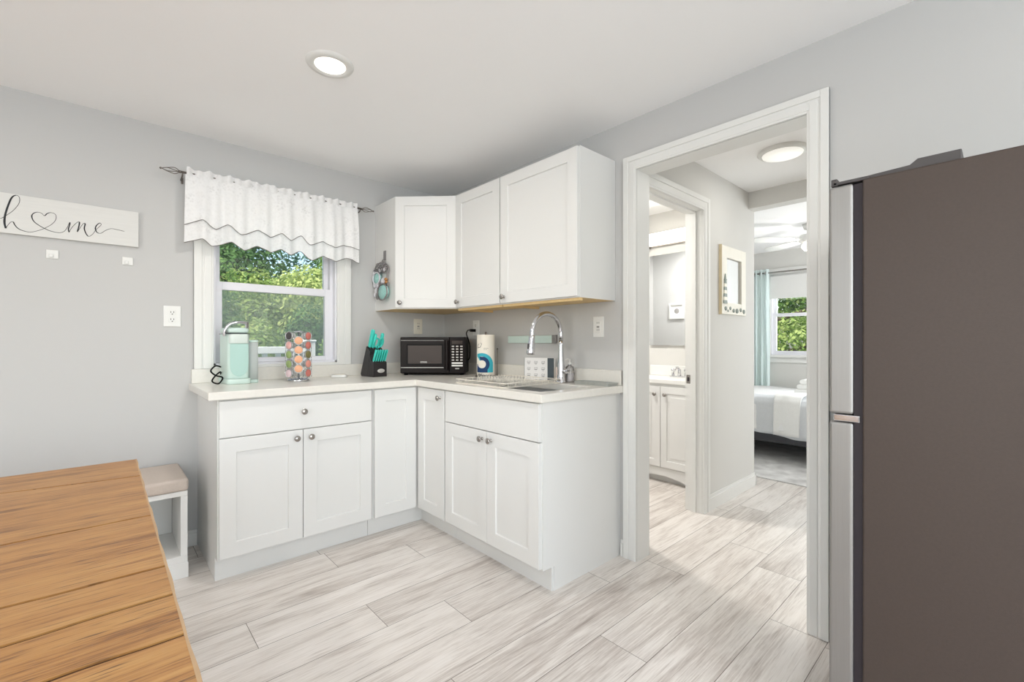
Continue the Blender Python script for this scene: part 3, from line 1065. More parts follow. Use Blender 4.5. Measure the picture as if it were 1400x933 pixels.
def upper(root, y0, y1):
    MB().prism([(-0.001, y0), (-0.305, y0), (-0.305, y1), (-0.001, y1)], UZ0, UZ1, mi=0, mi_bottom=1).build('body', [M['cabinet'], M['raw_wood']], root, True)
    f_ = frame((-0.305, y0 - 0.004, UZ0 + 0.006), (0, -1, 0), (-1, 0, 0))
    d_ = MB().shaker(f_, y0 - y1 - 0.008, UZ1 - UZ0 - 0.012, s=0.065).build('door', M['cabinet'], root, True)
    knob(f_, 0.036, 0.036, DT, d_)
    q = MB()
    q.box(-0.30, y0 - 0.004, UZ0 - 0.0145, -0.28, y1 + 0.004, UZ0 - 0.0005)
    q.box(-0.28, y0 - 0.004, UZ0 - 0.0145, -0.004, y0 - 0.02, UZ0 - 0.0005)
    q.build('underside_rail', M['raw_wood'], root, True)['label'] = 'raw birch wood rail'


upper(u1, -0.611, -1.078)
u2 = thing('wall_cabinet', 'wider white wall cabinet with single door above the faucet, next to the doorway', 'cabinet', (-0.15, -1.38, UZ0))
upper(u2, -1.080, -1.685)


# ------------------------------------------------------------------ table, bench, fridge
tb = thing('dining_table', 'rustic orange brown plank table with dark grooves, in the corner by the camera', 'table', (-2.75, -1.95, 0))
TX0, TX1, TY0, TY1, TZ = -3.5, -2.018, -2.85, -1.06, 0.75
mb = MB()
attr = []
mb.box(TX0, TY0, TZ - 0.045, TX1, TY1, TZ - 0.003, mi=1)
attr += [0] * 6
ysm = [TY1, -1.33, -1.762, -2.092, -2.222, -2.36, -2.60, TY0]
rg = random.Random(5)
for i in range(len(ysm) - 1):
    g = 0.0042
    n = 40
    A, B = [], []
    for q in range(n + 1):
        x = TX0 + (TX1 - TX0) * q / n
        s_ = 0.035 * (TX1 - x) / 0.3 * (1 if i == 1 or i == 0 else 0)
        wob = lambda i_: 0.0025 * math.sin(x * 13 + i_ * 2.1) + 0.0015 * math.sin(x * 37 + i_)
        slant = lambda i_: (0.05 * min(1, (TX1 - x) / 0.3) if i_ == 1 else 0)
        ya = ysm[i] + (wob(i) if 0 < i else 0) + slant(i) - (g if i else 0)
        yb = ysm[i + 1] + (wob(i + 1) if i + 1 < len(ysm) - 1 else 0) + slant(i + 1) + (g if i + 1 < len(ysm) - 1 else 0)
        A.append((x, ya, TZ))
        B.append((x, yb, TZ))
    b0 = len(mb.v)
    vs = A + B + [(p[0], p[1], TZ - 0.004) for p in A] + [(p[0], p[1], TZ - 0.004) for p in B]
    N = n + 1
    fs = []
    for q in range(n):
        fs.append((N + q, N + q + 1, q + 1, q))
        fs.append((2 * N + q, 2 * N + q + 1, q + 1, q)[::-1])
        fs.append((3 * N + q, N + q, N + q + 1, 3 * N + q + 1)[::-1])
    mb.add(vs, fs, mi=0)
    attr += [rg.random()] * len(fs)
mb.build('tabletop', [M['table'], M['table_gap']], tb, True, fix=False, attr=attr)
edge = MB()
pts = []
for q in range(61):
    y = TY1 + (TY0 - TY1) * q / 60
    pts.append((TX1 + 0.003 + 0.0014 * math.sin(q * 0.9) * math.sin(q * 0.37), y))
poly = [(TX1 - 0.001, TY1 + 0.001)] + pts + [(TX1 - 0.001, TY0)]
edge.prism(poly, TZ - 0.045, TZ + 0.0005)
edge.build('edge_band', M['table_edge'], tb, True)
for x in (TX0 + 0.1, TX1 - 0.14):
    for y in (TY0 + 0.1, TY1 - 0.14):
        MB().box(x - 0.04, y - 0.04, 0, x + 0.04, y + 0.04, TZ - 0.046).build('leg', M['table_edge'], tb, True, bevel=0.005)
MB().box(TX0 + 0.1, TY0 + 0.1, TZ - 0.13, TX1 - 0.14, TY1 - 0.14, TZ - 0.046).build('apron', M['table_edge'], tb, True)

bn = thing('storage_bench', 'white cubby bench with taupe cushion top between table and cabinet', 'bench', (-2.2, -0.2, 0))
bx0, bx1, by0, by1 = -2.62, -1.792, -0.405, -0.02
m = MB()
m.box(bx0, by0, 0.012, bx1, by1, 0.11)
m.box(bx0 - 0.001, by0 - 0.004, 0, bx1 + 0.003, by1, 0.075)
m.box(bx0, by0, 0.4055, bx1, by1, 0.43)
m.box(bx0 + 0.0285, by1 - 0.012, 0.1105, bx1 - 0.0285, by1, 0.405)
for x in (bx0, -2.34, -2.066, bx1 - 0.028):
    m.box(x, by0, 0.1102, x + 0.028, by1 - 0.0125, 0.4052)
m.build('body', M['white_board'], bn, True, bevel=0.0015)
MB().box(bx0 - 0.002, by0 - 0.01, 0.4305, bx1 + 0.004, by1, 0.492).build('seat_cushion', M['cushion'], bn, True, bevel=0.016, bseg=4)

FX0, FX1 = -0.615, -0.03
fg = thing('refrigerator', 'top freezer refrigerator with dark brown side and stainless doors', 'fridge', (-0.32, -3.2, 0))
FH = 1.6
m = MB()
m.box(FX0, -2.892, 0.06, FX1, -3.52, FH)
m.box(FX0 + 0.03, -2.92, 0.0, FX1 - 0.03, -3.50, 0.06)
m.build('body', M['fridge'], fg, True, bevel=0.004)
MB().box(FX0 + 0.006, -2.872, 0.10, FX1 - 0.006, -2.892, FH - 0.008).build('door_gasket', M['gasket'], fg, True)


def fdoor(z0, z1):
    return MB().box(FX0 - 0.004, -2.818, z0, FX1, -2.8725, z1).build('door', M['steel'], fg, True, bevel=0.007, bseg=3)


fdoor(0.955 + 0.018, FH - 0.006)
fdoor(0.09, 0.955 - 0.004)
MB().box(FX0 - 0.003, -2.828, 0.9525, FX1 - 0.1, -2.8875, 0.9715).build('chrome_trim', M['chrome'], fg, True, bevel=0.003)
m = MB()
m.box(FX0 + 0.002, -2.826, FH - 0.002, FX0 + 0.06, -2.905, FH + 0.007)
m.box(FX0 + 0.002, -2.822, FH - 0.004, FX0 + 0.03, -2.836, FH + 0.016)
m.build('top_hinge', M['dark_plastic'], fg, True, bevel=0.002)
m = MB()
m.prism([(-2.898, FH + 0.0005), (-3.078, FH + 0.0005), (-3.078, FH + 0.026), (-3.0, FH + 0.026), (-2.985, FH + 0.014), (-2.898, FH + 0.01)], FX0 + 0.012, FX0 + 0.10, axis='x')
m.build('hinge_cover', M['dark_plastic'], fg, True, bevel=0.002)


# ------------------------------------------------------------------ valance and rod over the window
HEM = [(-1.78, 1.713), (-1.686, 1.745), (-1.638, 1.712), (-1.545, 1.748), (-1.48, 1.71), (-1.413, 1.743), (-1.335, 1.72), (-1.282, 1.742), (-1.226, 1.715), (-1.17, 1.747), (-1.102, 1.695), (-1.022, 1.736), (-0.95, 1.708), (-0.864, 1.743), (-0.788, 1.715)]
MIDL = [(-1.775, 1.815), (-1.686, 1.854), (-1.623, 1.813), (-1.564, 1.85), (-1.496, 1.801), (-1.409, 1.842), (-1.34, 1.814), (-1.277, 1.844), (-1.226, 1.809), (-1.165, 1.849), (-1.112, 1.796), (-1.027, 1.834), (-0.955, 1.802), (-0.885, 1.83), (-0.783, 1.81)]


def interp(tab, x):
    if x <= tab[0][0]:
        return tab[0][1]
    for (a, za), (b, zb) in zip(tab[:-1], tab[1:]):
        if a <= x <= b:
            t = (x - a) / (b - a)
            t = t * t * (3 - 2 * t) * 0.5 + t * 0.5
            return za + (zb - za) * t
    return tab[-1][1]


def ripple(x, k):
    return (0.011 * math.sin(x * 44 + 0.6 * math.sin(x * 9)) + 0.006 * math.sin(x * 97 + 1.3)) * (0.25 + 0.75 * k)


VY = -0.085


def cloth_sheet(x0, x1, zt, zb, yoff, nx=170, nz=26):
    vs, fs = [], []
    for i in range(nx + 1):
        x = x0 + (x1 - x0) * i / nx
        ta, tb_ = zt(x), zb(x)
        for j in range(nz + 1):
            t = j / nz
            z = ta + (tb_ - ta) * t
            k = min(1, max(0, (2.105 - z) / 0.15))
            sp_ = (x - (x0 + x1) / 2) * 0.012 * t
            vs.append((x + sp_, VY + yoff - ripple(x, k) - 0.012 * k, z))
    for i in range(nx):
        for j in range(nz):
            a_ = i * (nz + 1) + j
            fs.append((a_, a_ + nz + 1, a_ + nz + 2, a_ + 1))
    return MB().add(vs, fs, True)


rod = thing('curtain_rod', 'thin pewter curtain rod with open leaf finials above the window', 'curtain rod', (-1.27, VY, 2.107))
MB().tube([(-1.79, VY, 2.107), (-0.75, VY, 2.107)], 0.0065).build('pole', M['rod'], rod, True)
for xe, sg in ((-1.79, -1), (-0.75, 1)):
    m = MB()
    for q in range(4):
        a = q * math.pi / 2 + 0.5
        m.tube(smooth([(xe, VY, 2.107), (xe + sg * 0.022, VY + 0.016 * math.cos(a), 2.107 + 0.016 * math.sin(a)), (xe + sg * 0.055, VY + 0.012 * math.cos(a + .5), 2.107 + 0.012 * math.sin(a + .5)), (xe + sg * 0.08, VY, 2.107)], 5), 0.0022, 6)
    m.ball((xe + sg * 0.084, VY, 2.107), 0.006)
    m.ball((xe, VY, 2.107), 0.008)
    m.build('finial', M['rod'], rod, True)
    m = MB()
    m.tube([(xe + -sg * 0.012, VY, 2.103), (xe - sg * 0.012, VY + 0.01, 2.09), (xe - sg * 0.012, -0.004, 2.085)], 0.004)
    m.box(xe - sg * 0.018 - 0.005, -0.006, 2.065, xe - sg * 0.018 + 0.005, -0.0005, 2.1)
    m.build('bracket', M['rod'], rod, True)

va = thing('valance', 'white lace valance with zigzag grey stitched hems hanging over the window', 'curtain', (-1.27, VY, 2.1))
cloth_sheet(-1.766, -0.786, lambda x: 2.100, lambda x: interp(HEM, x) + 0.003, 0.0).build('under_layer', M['lace'], va, True, fix=False)
cloth_sheet(-1.766, -0.786, lambda x: 2.100, lambda x: interp(MIDL, x), -0.007, nz=18).build('over_layer', M['lace'], va, True, fix=False)
# header ruffle above the rod and the sleeve around it
vs, fs = [], []
nx = 240
for i in range(nx + 1):
    x = -1.762 + 0.972 * i / nx
    for j, (z, am) in enumerate(((2.094, 0.2), (2.108, 0.5), (2.122, 0.9), (2.134 + 0.005 * math.sin(x * 60), 1.3))):
        vs.append((x, VY - 0.009 + (0.011 * math.sin(x * 130) + 0.006 * math.sin(x * 61)) * am * 0.8 - 0.002, z))
for i in range(nx):
    for j in range(3):
        a_ = i * 4 + j
        fs.append((a_, a_ + 4, a_ + 5, a_ + 1))
MB().add(vs, fs, True).build('ruffle', M['lace'], va, True, fix=False)
for tab, dz, yo in ((HEM, 0.003, 0.0), (MIDL, 0.0, -0.007)):
    pts = []
    for i in range(171):
        x = -1.766 + 0.98 * i / 170
        z = interp(tab, x) + dz
        pts.append((x + (x + 1.276) * 0.012, VY + yo - ripple(x, 1) - 0.0125, z))
    MB().tube(pts, 0.0021, 5).build('stitched_edge', M['lace_trim'], va, True)

# ------------------------------------------------------------------ wall sign and small wall items
sg = thing('wall_sign', 'white board sign with black script reading home and a heart outline', 'sign', (-2.26, 0, 1.77))
SY = -0.02
MB().box(-2.575, SY, 1.676, -1.963, -0.0005, 1.863).build('board', M['sign'], sg, True, bevel=0.0015)
swash = [(-2.53, 1.735), (-2.49, 1.733), (-2.457, 1.74), (-2.447, 1.747), (-2.431, 1.765), (-2.414, 1.787), (-2.399, 1.817), (-2.395, 1.84), (-2.399, 1.855), (-2.409, 1.857), (-2.421, 1.842), (-2.432, 1.803), (-2.441, 1.758), (-2.443, 1.723), (-2.439, 1.697)]
heart = [(-2.439, 1.697), (-2.431, 1.716), (-2.423, 1.729), (-2.416, 1.731), (-2.411, 1.719), (-2.403, 1.706), (-2.388, 1.696), (-2.361, 1.692), (-2.333, 1.705), (-2.314, 1.718), (-2.291, 1.74), (-2.277, 1.763), (-2.274, 1.784), (-2.28, 1.796), (-2.294, 1.798), (-2.305, 1.791), (-2.314, 1.779), (-2.323, 1.789), (-2.337, 1.792), (-2.35, 1.784), (-2.356, 1.769), (-2.35, 1.747), (-2.333, 1.73), (-2.314, 1.718), (-2.294, 1.709), (-2.266, 1.705), (-2.248, 1.713), (-2.237, 1.732), (-2.227, 1.762), (-2.2265, 1.752), (-2.231, 1.73), (-2.229, 1.713)]
em = [(-2.229, 1.713), (-2.218, 1.74), (-2.201, 1.766), (-2.192, 1.77), (-2.194, 1.747), (-2.199, 1.72), (-2.188, 1.745), (-2.177, 1.766), (-2.171, 1.764), (-2.174, 1.74), (-2.167, 1.715), (-2.157, 1.704), (-2.142, 1.719), (-2.132, 1.740), (-2.118, 1.76), (-2.111, 1.772), (-2.116, 1.779), (-2.128, 1.766), (-2.133, 1.747), (-2.126, 1.729), (-2.112, 1.727), (-2.097, 1.742), (-2.074, 1.757), (-2.05, 1.756), (-2.021, 1.752)]
for st, heavy in ((swash, 0.0032), (heart, 0.0016), (em, 0.0020)):
    sp_ = smooth([(x, SY - 0.0005, z) for x, z in st], 6)
    rs = []
    for i in range(len(sp_)):
        dz = sp_[min(i + 1, len(sp_) - 1)].z - sp_[max(i - 1, 0)].z
        dx = abs(sp_[min(i + 1, len(sp_) - 1)].x - sp_[max(i - 1, 0)].x)
        down = max(0.0, -dz) / (abs(dz) + dx + 1e-9)
        rs.append(0.0011 + heavy * down)
    m = MB(Matrix.Translation((0, SY - 0.0002, 0)) @ Matrix.Diagonal((1, 0.25, 1, 1)) @ Matrix.Translation((0, -SY + 0.0005, 0)))
    m.tube(sp_, rs, 6)
    m.build('lettering', M['ink'], sg, True)

for x, lab in ((-2.288, 'small white adhesive hook below the middle of home sign'), (-2.007, 'small white adhesive hook below the window end of home sign')):
    h = thing('adhesive_hook', lab, 'hook', (x, 0, 1.598), 0, 'adhesive hooks below the sign')
    MB().box(x - 0.022, -0.006, 1.577, x + 0.022, -0.0005, 1.62).build('backplate', M['white_plastic'], h, True, bevel=0.003)
    MB().box(x - 0.012, -0.014, 1.582, x + 0.004, -0.006, 1.6).build('hook_arm', M['white_plastic'], h, True, bevel=0.003)


def outlet(label, fr, w, h, kind='duplex', m=None, group='wall outlets'):
    o_ = fr.to_translation()
    t = thing('wall_outlet', label, 'outlet', tuple(o_), 0, group)
    mm = m or M['white_plastic']
    MB(fr).box(-w / 2, -h / 2, 0.0005, w / 2, h / 2, 0.006).build('cover_plate', mm, t, True, bevel=0.002)
    if kind == 'duplex':
        for dz in (-0.02, 0.02):
            s_ = MB(fr).box(-0.017, dz - 0.014, 0.006, 0.017, dz + 0.014, 0.0085).build('socket', mm, t, True, bevel=0.002)
            q = MB(fr)
            q.box(-0.008, dz - 0.002, 0.0085, -0.005, dz + 0.008, 0.0089)
            q.box(0.005, dz - 0.002, 0.0085, 0.008, dz + 0.008, 0.0089)
            q.box(-0.003, dz - 0.011, 0.0085, 0.003, dz - 0.006, 0.0089)
            q.build('socket_slots', M['slot'], s_, True)
    elif kind == 'gfci':
        s_ = MB(fr).box(-0.017, -0.034, 0.006, 0.017, 0.034, 0.009).build('socket', mm, t, True, bevel=0.002)
        for dz in (-0.02, 0.02):
            q = MB(fr)
            q.box(-0.008, dz - 0.002, 0.009, -0.005, dz + 0.008, 0.0094)
            q.box(0.005, dz - 0.002, 0.009, 0.008, dz + 0.008, 0.0094)
            q.build('socket_slots', M['slot'], s_, True)
        MB(fr).box(-0.009, -0.005, 0.009, 0.009, 0.005, 0.0105).build('reset_button', M['ink_grey'], t, True)
    else:
        MB(fr).box(-0.006, -0.012, 0.006, 0.006, 0.012, 0.014).build('toggle', mm, t, True, bevel=0.001)
        MB(fr).lathe([(0.0001, 0.0065), (0.004, 0.0062), (0.004, 0.006)], 10, (0, 0.03, 0)).build('screw', M['slot'], t, True)
    return t


outlet('white double outlet on the wall beside the window below the hooks', frame((-1.817, 0, 1.313), (1, 0, 0), (0, -1, 0)), 0.079, 0.116)
outlet('ivory outlet on the window wall above the microwave', frame((-0.254, 0, 1.292), (1, 0, 0), (0, -1, 0)), 0.075, 0.12, 'gfci', M['ivory'])
outlet('white outlet above the paper towel roll with black plug', frame((0, -0.43, 1.275), (0, -1, 0), (-1, 0, 0)), 0.075, 0.116)
outlet('white outlet between faucet and doorway', frame((0, -1.574, 1.255), (0, -1, 0), (-1, 0, 0)), 0.074, 0.118, 'gfci')

# frosted teal bar on the wall behind the faucet
tbr = thing('wall_bar', 'frosted teal bar with grey end on wall behind the faucet', 'wall bar', (0, -1.03, 1.185))
MB().box(-0.018, -0.81, 1.162, -0.0005, -1.225, 1.210).build('strip', M['teal_glass'], tbr, True, bevel=0.002)
MB().box(-0.022, -1.226, 1.160, -0.0005, -1.258, 1.212).build('end_cap', M['steel'], tbr, True, bevel=0.002)

# ------------------------------------------------------------------ ceiling lights
def downlight(x, y, label, g='recessed ceiling lights', power=9):
    t = thing('ceiling_light', label, 'ceiling light', (x, y, CEIL - 0.016), 0, g)
    MB().lathe([(0.062, CEIL - 0.006), (0.068, CEIL - 0.012), (0.092, CEIL - 0.009), (0.097, CEIL - 0.0005)], 40, (x, y, 0), cap=False).build('trim_ring', M['trim'], t, True)
    MB().lathe([(0.0001, CEIL - 0.007), (0.063, CEIL - 0.007), (0.063, CEIL - 0.001)], 40, (x, y, 0), cap=False).build('lens', M['lamp'], t, True)
    l_ = light('ceiling_area_light', 'AREA', (x, y, CEIL - 0.02), (0, 0, -1), power, (1.0, 0.965, 0.92), 0.12, shape='DISK')
    l_.parent = t
    l_.location = (0, 0, -0.004)
    return t


downlight(-1.38, -1.19, 'round white recessed ceiling light glowing above kitchen floor')
for x, y in ((-1.38, -4.2), (-3.4, -1.3), (-3.4, -4.2)):  # unseen lamps without fixtures, added to even out the room light
    light('ceiling_area_light', 'AREA', (x, y, CEIL - 0.02), (0, 0, -1), 9, (1.0, 0.965, 0.92), 0.12, shape='DISK')

hl = thing('flush_ceiling_light', 'round white flush ceiling light in the hallway', 'ceiling light', (1.04, -2.2, CEIL - 0.03))
MB().lathe([(0.135, CEIL - 0.0005), (0.138, CEIL - 0.012), (0.128, CEIL - 0.022), (0.112, CEIL - 0.024)], 48, (1.04, -2.2, 0), cap=False).build('trim_ring', M['trim'], hl, True)
MB().lathe([(0.114, CEIL - 0.018), (0.108, CEIL - 0.03), (0.06, CEIL - 0.036), (0.0001, CEIL - 0.037)], 48, (1.04, -2.2, 0), cap=False).build('lens', M['lamp_soft'], hl, True)
l_ = light('hall_lamp', 'AREA', (0, 0, 0), (0, 0, -1), 2.2, (1.0, 0.965, 0.92), 0.2, shape='DISK')
l_.parent = hl
l_.location = (0, 0, -0.012)

# ------------------------------------------------------------------ things on the counter
cm = thing('coffee_maker', 'mint green pod coffee maker with chrome handle and clear tank, on the counter', 'coffee maker', (-1.54, -0.146, CT), R(4))


def rrect(x0, y0, x1, y1, r, n=5):
    out = []
    for cx, cy, a0 in ((x1 - r, y1 - r, 0), (x0 + r, y1 - r, 90), (x0 + r, y0 + r, 180), (x1 - r, y0 + r, 270)):
        for k_ in range(n + 1):
            a_ = R(a0 + 90 * k_ / n)
            out.append((cx + r * math.cos(a_), cy + r * math.sin(a_)))
    return out


MB().prism(rrect(-0.062, -0.105, 0.058, 0.10, 0.022), 0.0, 0.03, smooth_=True).build('drip_base', M['mint'], cm, bevel=0.004)
MB().prism(rrect(-0.056, -0.085, 0.056, 0.10, 0.026), 0.0305, 0.282, smooth_=True).build('body', M['mint'], cm, bevel=0.003)
MB().prism(rrect(-0.050, -0.094, 0.050, 0.02, 0.02), 0.2285, 0.2815, smooth_=True).build('brew_head', M['mint_grey'], cm, bevel=0.003)
up_ = [(-0.046, 0.226), (0.046, 0.226), (0.046, 0.105)] + [(0.046 * math.cos(R(a)), 0.098 - 0.055 * math.sin(R(a))) for a in range(10, 180, 10)] + [(-0.046, 0.105)]
MB().prism(up_[::-1], -0.089, -0.0845, axis='y').build('front_panel', M['mint_deep'], cm, bevel=0.002)['label'] = 'deeper mint rounded front panel'
MB().box(-0.0562, -0.0862, 0.2815, 0.0562, 0.095, 0.2845).build('seam', M['gasket'], cm)
MB().prism(rrect(-0.055, -0.084, 0.055, 0.098, 0.026), 0.285, 0.318, smooth_=True).build('lid', M['mint'], cm, bevel=0.014, bseg=4)
m = MB()
arch = smooth([(-0.068, -0.06, 0.27), (-0.064, -0.066, 0.305), (-0.04, -0.072, 0.338), (0.0, -0.075, 0.347), (0.045, -0.072, 0.345)], 8)
m.tube(arch, 0.0085, 10)
m.box(0.036, -0.082, 0.315, 0.05, -0.062, 0.352)
m.build('handle', M['chrome'], cm, bevel=0.002)
tk = MB().prism(rrect(0.0585, -0.07, 0.106, 0.08, 0.018), 0.02, 0.235, smooth_=True).build('water_tank', M['tank'], cm)
MB().prism(rrect(0.0575, -0.073, 0.107, 0.083, 0.018), 0.2355, 0.247, smooth_=True).build('tank_lid', M['mint'], tk, bevel=0.003)
MB().prism(rrect(0.0585, -0.072, 0.107, 0.082, 0.018), 0.0, 0.0195, smooth_=True).build('tank_foot', M['mint'], tk, bevel=0.003)
MB().tube(smooth([(-0.05, 0.06, 0.09), (-0.088, 0.03, 0.10), (-0.118, -0.0, 0.075), (-0.10, -0.02, 0.05), (-0.066, -0.02, 0.035), (-0.09, -0.04, 0.0045), (-0.118, -0.03, 0.018), (-0.10, -0.01, 0.045), (-0.066, 0.03, 0.065), (-0.055, 0.06, 0.05)], 8), 0.0042, 8).build('power_cord', M['black'], cm)

# pod carousel
CX_, CY_ = -1.22, -0.24
car = thing('pod_carousel', 'chrome wire carousel holding coffee pods, on counter beside the coffee maker', 'pod carousel', (CX_, CY_, CT))
MB().lathe([(0.0001, 0.0), (0.062, 0.0), (0.066, 0.004), (0.06, 0.012), (0.012, 0.016), (0.0001, 0.016)], 36).build('base', M['chrome'], car)
m = MB()
m.lathe([(0.006, 0.015), (0.006, 0.30)], 12)
m.lathe([(0.0001, 0.296), (0.028, 0.296), (0.03, 0.300), (0.012, 0.305), (0.0001, 0.306)], 24)
m.build('pole', M['chrome'], car)
ANG = [R(-107 + a) for a in (-46, 0, 46, 92, 135, 180, 225, 268)]
LEV = {0: [0.273, 0.217, 0.161, 0.105, 0.049], 1: [0.245, 0.189, 0.133, 0.077], 2: [0.273, 0.217, 0.161, 0.105, 0.049]}
PR = 0.073
for k_, a in enumerate(ANG):
    m = MB()
    dv = Vector((math.cos(a), math.sin(a), 0))
    tv = Vector((-dv.y, dv.x, 0))
    for sgn in (-1, 1):
        p = dv * (PR - 0.012) + tv * (sgn * 0.0255)
        m.tube([(p.x * 0.5, p.y * 0.5, 0.012), (p.x, p.y, 0.02), (p.x, p.y, 0.292), (p.x * 0.3, p.y * 0.3, 0.299)], 0.0016, 6)
    for z in LEV.get(k_, LEV[0]):
        c = dv * (PR - 0.002)
        m.tube([tuple(c + tv * (0.0255 * math.cos(t_)) + Vector((0, 0, z + 0.0255 * math.sin(t_)))) for t_ in [2 * math.pi * q / 20 for q in range(20)]], 0.0014, 5, closed=True)
    m.build('wire_column', M['chrome'], car)


def pod_mesh():
    q = MB()
    q.lathe([(0.0001, -0.040), (0.0155, -0.040), (0.0165, -0.038), (0.0215, -0.003), (0.0258, -0.002), (0.0258, 0.0005)], 24, axis='z', cap=False)
    return q


LIDS = {'dark': mat('dark_foil_lid', (74, 68, 70), 0.4, noise=0.25, nscale=120), 'pink': mat('pink_foil_lid', (222, 172, 168), 0.4, noise=0.12, nscale=120), 'green': mat('green_foil_lid', (146, 166, 108), 0.4, noise=0.2, nscale=120), 'lilac': mat('lilac_foil_lid', (216, 192, 196), 0.4, noise=0.1, nscale=120),
        'orange': mat('orange_foil_lid', (222, 166, 130), 0.4, noise=0.15, nscale=120), 'red': mat('red_foil_lid', (198, 118, 108), 0.4, noise=0.15, nscale=120), 'olive': mat('olive_foil_lid', (122, 118, 74), 0.4, noise=0.3, nscale=120), 'coral': mat('coral_foil_lid', (220, 152, 138), 0.4, noise=0.12, nscale=120)}
ORD = ['topmost', 'second from the top', 'third from the top', 'fourth from the top', 'lowest']
COLS = {0: ('column by the coffee maker', ['dark', 'pink', 'green', 'green', 'lilac']), 1: ('front column', ['orange'] * 4), 2: ('column by the microwave', ['red', 'red', 'olive', 'coral', 'red'])}
cup_me = None
pod_proto = None
for ci, (cname, cols) in COLS.items():
    a = ANG[ci]
    for li, cname2 in enumerate(cols):
        od = ORD[li] if li < len(cols) - 1 else 'lowest'
        lab = 'coffee pod with %s lid, %s in carousel %s' % (cname2, od, cname)
        dv = Vector((math.cos(a), math.sin(a), 0))
        loc = Vector((CX_, CY_, CT + LEV[ci][li])) + dv * (PR + 0.001)
        if pod_proto is None:
            pod_proto = thing('coffee_pod', lab, 'coffee pod', tuple(loc), 0, 'coffee pods in the carousel')
            pod_mesh().build('cup', M['clear'] if False else M['white_plastic'], pod_proto)
            t_ = pod_proto
        else:
            t_ = copy_tree(pod_proto)
            for ch in [c_ for c_ in t_.children if c_.name.startswith('lid')]:
                bpy.data.objects.remove(ch)
            t_['label'] = lab
        t_.location = loc
        t_.rotation_euler = dv.to_track_quat('Z', 'Y').to_euler()
        ROOTM[t_.name] = Matrix.Identity(4)
        MB().lathe([(0.0001, 0.0009), (0.0215, 0.0009), (0.0218, 0.0006)], 24, cap=False).build('lid', LIDS[cname2], t_)

# small white puck
pk = thing('charging_puck', 'small white rounded plastic puck lying on counter beside the knife block', 'gadget', (-0.93, -0.135, CT), R(-30))
MB().prism(rrect(-0.05, -0.035, 0.05, 0.035, 0.02), 0.0, 0.018, smooth_=True).build('case', M['white_plastic'], pk, bevel=0.005, bseg=3)
MB().prism(rrect(-0.036, -0.023, 0.036, 0.023, 0.014), 0.0182, 0.021, smooth_=True).build('top_pad', M['ivory'], pk, bevel=0.001)

# knife block
KB = T(-0.715, -0.203, CT, R(8))
kb = thing('knife_block', 'black wooden slanted knife block with oval silver badge on the counter', 'knife block', (-0.715, -0.203, CT), R(8))
MB().prism([(-0.07, 0), (0.078, 0), (0.088, 0.02), (0.012, 0.205), (-0.028, 0.175), (-0.012, 0.125), (-0.028, 0.112)][::-1], -0.055, 0.055, axis='x').build('back_slab', M['black_wood'], kb, bevel=0.002) if False else None
MB().prism([(0.0, 0.0), (0.072, 0.0), (0.082, 0.016), (0.010, 0.208), (-0.034, 0.172)], -0.055, 0.055, axis='x').build('back_slab', M['black_wood'], kb, bevel=0.002)
MB().prism([(-0.07, 0.0), (-0.0005, 0.0), (-0.031, 0.152), (-0.044, 0.110), (-0.07, 0.098)], -0.054, 0.054, axis='x').build('front_slab', M['black_wood'], kb, bevel=0.002)
m = MB(Matrix.Translation((0.008, -0.0702, 0.04)) @ Matrix.Diagonal((1, 1, 0.5, 1)))
m.lathe([(0.0001, -0.0014), (0.026, -0.0012), (0.028, 0.0)], 28, axis='y', cap=False)
m.build('badge', M['silver'], kb)


def handle_mesh(L, w, t):
    q = MB()
    secs = []
    for s_, k1, k2 in ((0, 0.8, 0.8), (0.08, 0.95, 1), (0.35, 0.86, 1), (0.7, 0.95, 1), (0.92, 1.05, 0.95), (1.0, 0.7, 0.6)):
        secs.append([(x * w * k1 / 2, y * t * k2 / 2, s_ * L) for x, y in ((-1, -.5), (-.6, -1), (.6, -1), (1, -.5), (1, .5), (.6, 1), (-.6, 1), (-1, .5))])
    vs = [p for s_ in secs for p in s_]
    fs = [(i * 8 + k_, i * 8 + (k_ + 1) % 8, (i + 1) * 8 + (k_ + 1) % 8, (i + 1) * 8 + k_) for i in range(5) for k_ in range(8)]
    fs += [tuple(range(8))[::-1], tuple(40 + k_ for k_ in range(8))]
    return q.add(vs, fs, True)


def knife(label, x, y, z, L, w, t, lean, blade, group, twist=0.0):
    """lean: tilt towards the front of the block"""
    kt = thing('kitchen_knife', label, 'knife', (0, 0, 0), 0, group)
    ROOTM[kt.name] = Matrix.Identity(4)
    handle_mesh(L, w, t).build('handle', M['teal'], kt, bevel=0.001)
    MB().box(-w * 0.45, -0.001, -blade, w * 0.45, 0.001, 0.0).build('blade', M['steel'], kt)
    MB().lathe([(0.0045, -0.004), (0.0045, 0.0)], 10).build('bolster', M['steel'], kt)
    kt.matrix_world = KB @ Matrix.Translation((x, y, z)) @ Matrix.Rotation(lean, 4, 'X') @ Matrix.Rotation(twist, 4, 'Z')
    kt.location, kt.rotation_euler = (KB @ Vector((x, y, z))), (KB.to_3x3() @ Matrix.Rotation(lean, 3, 'X') @ Matrix.Rotation(twist, 3, 'Z')).to_euler()
    return kt


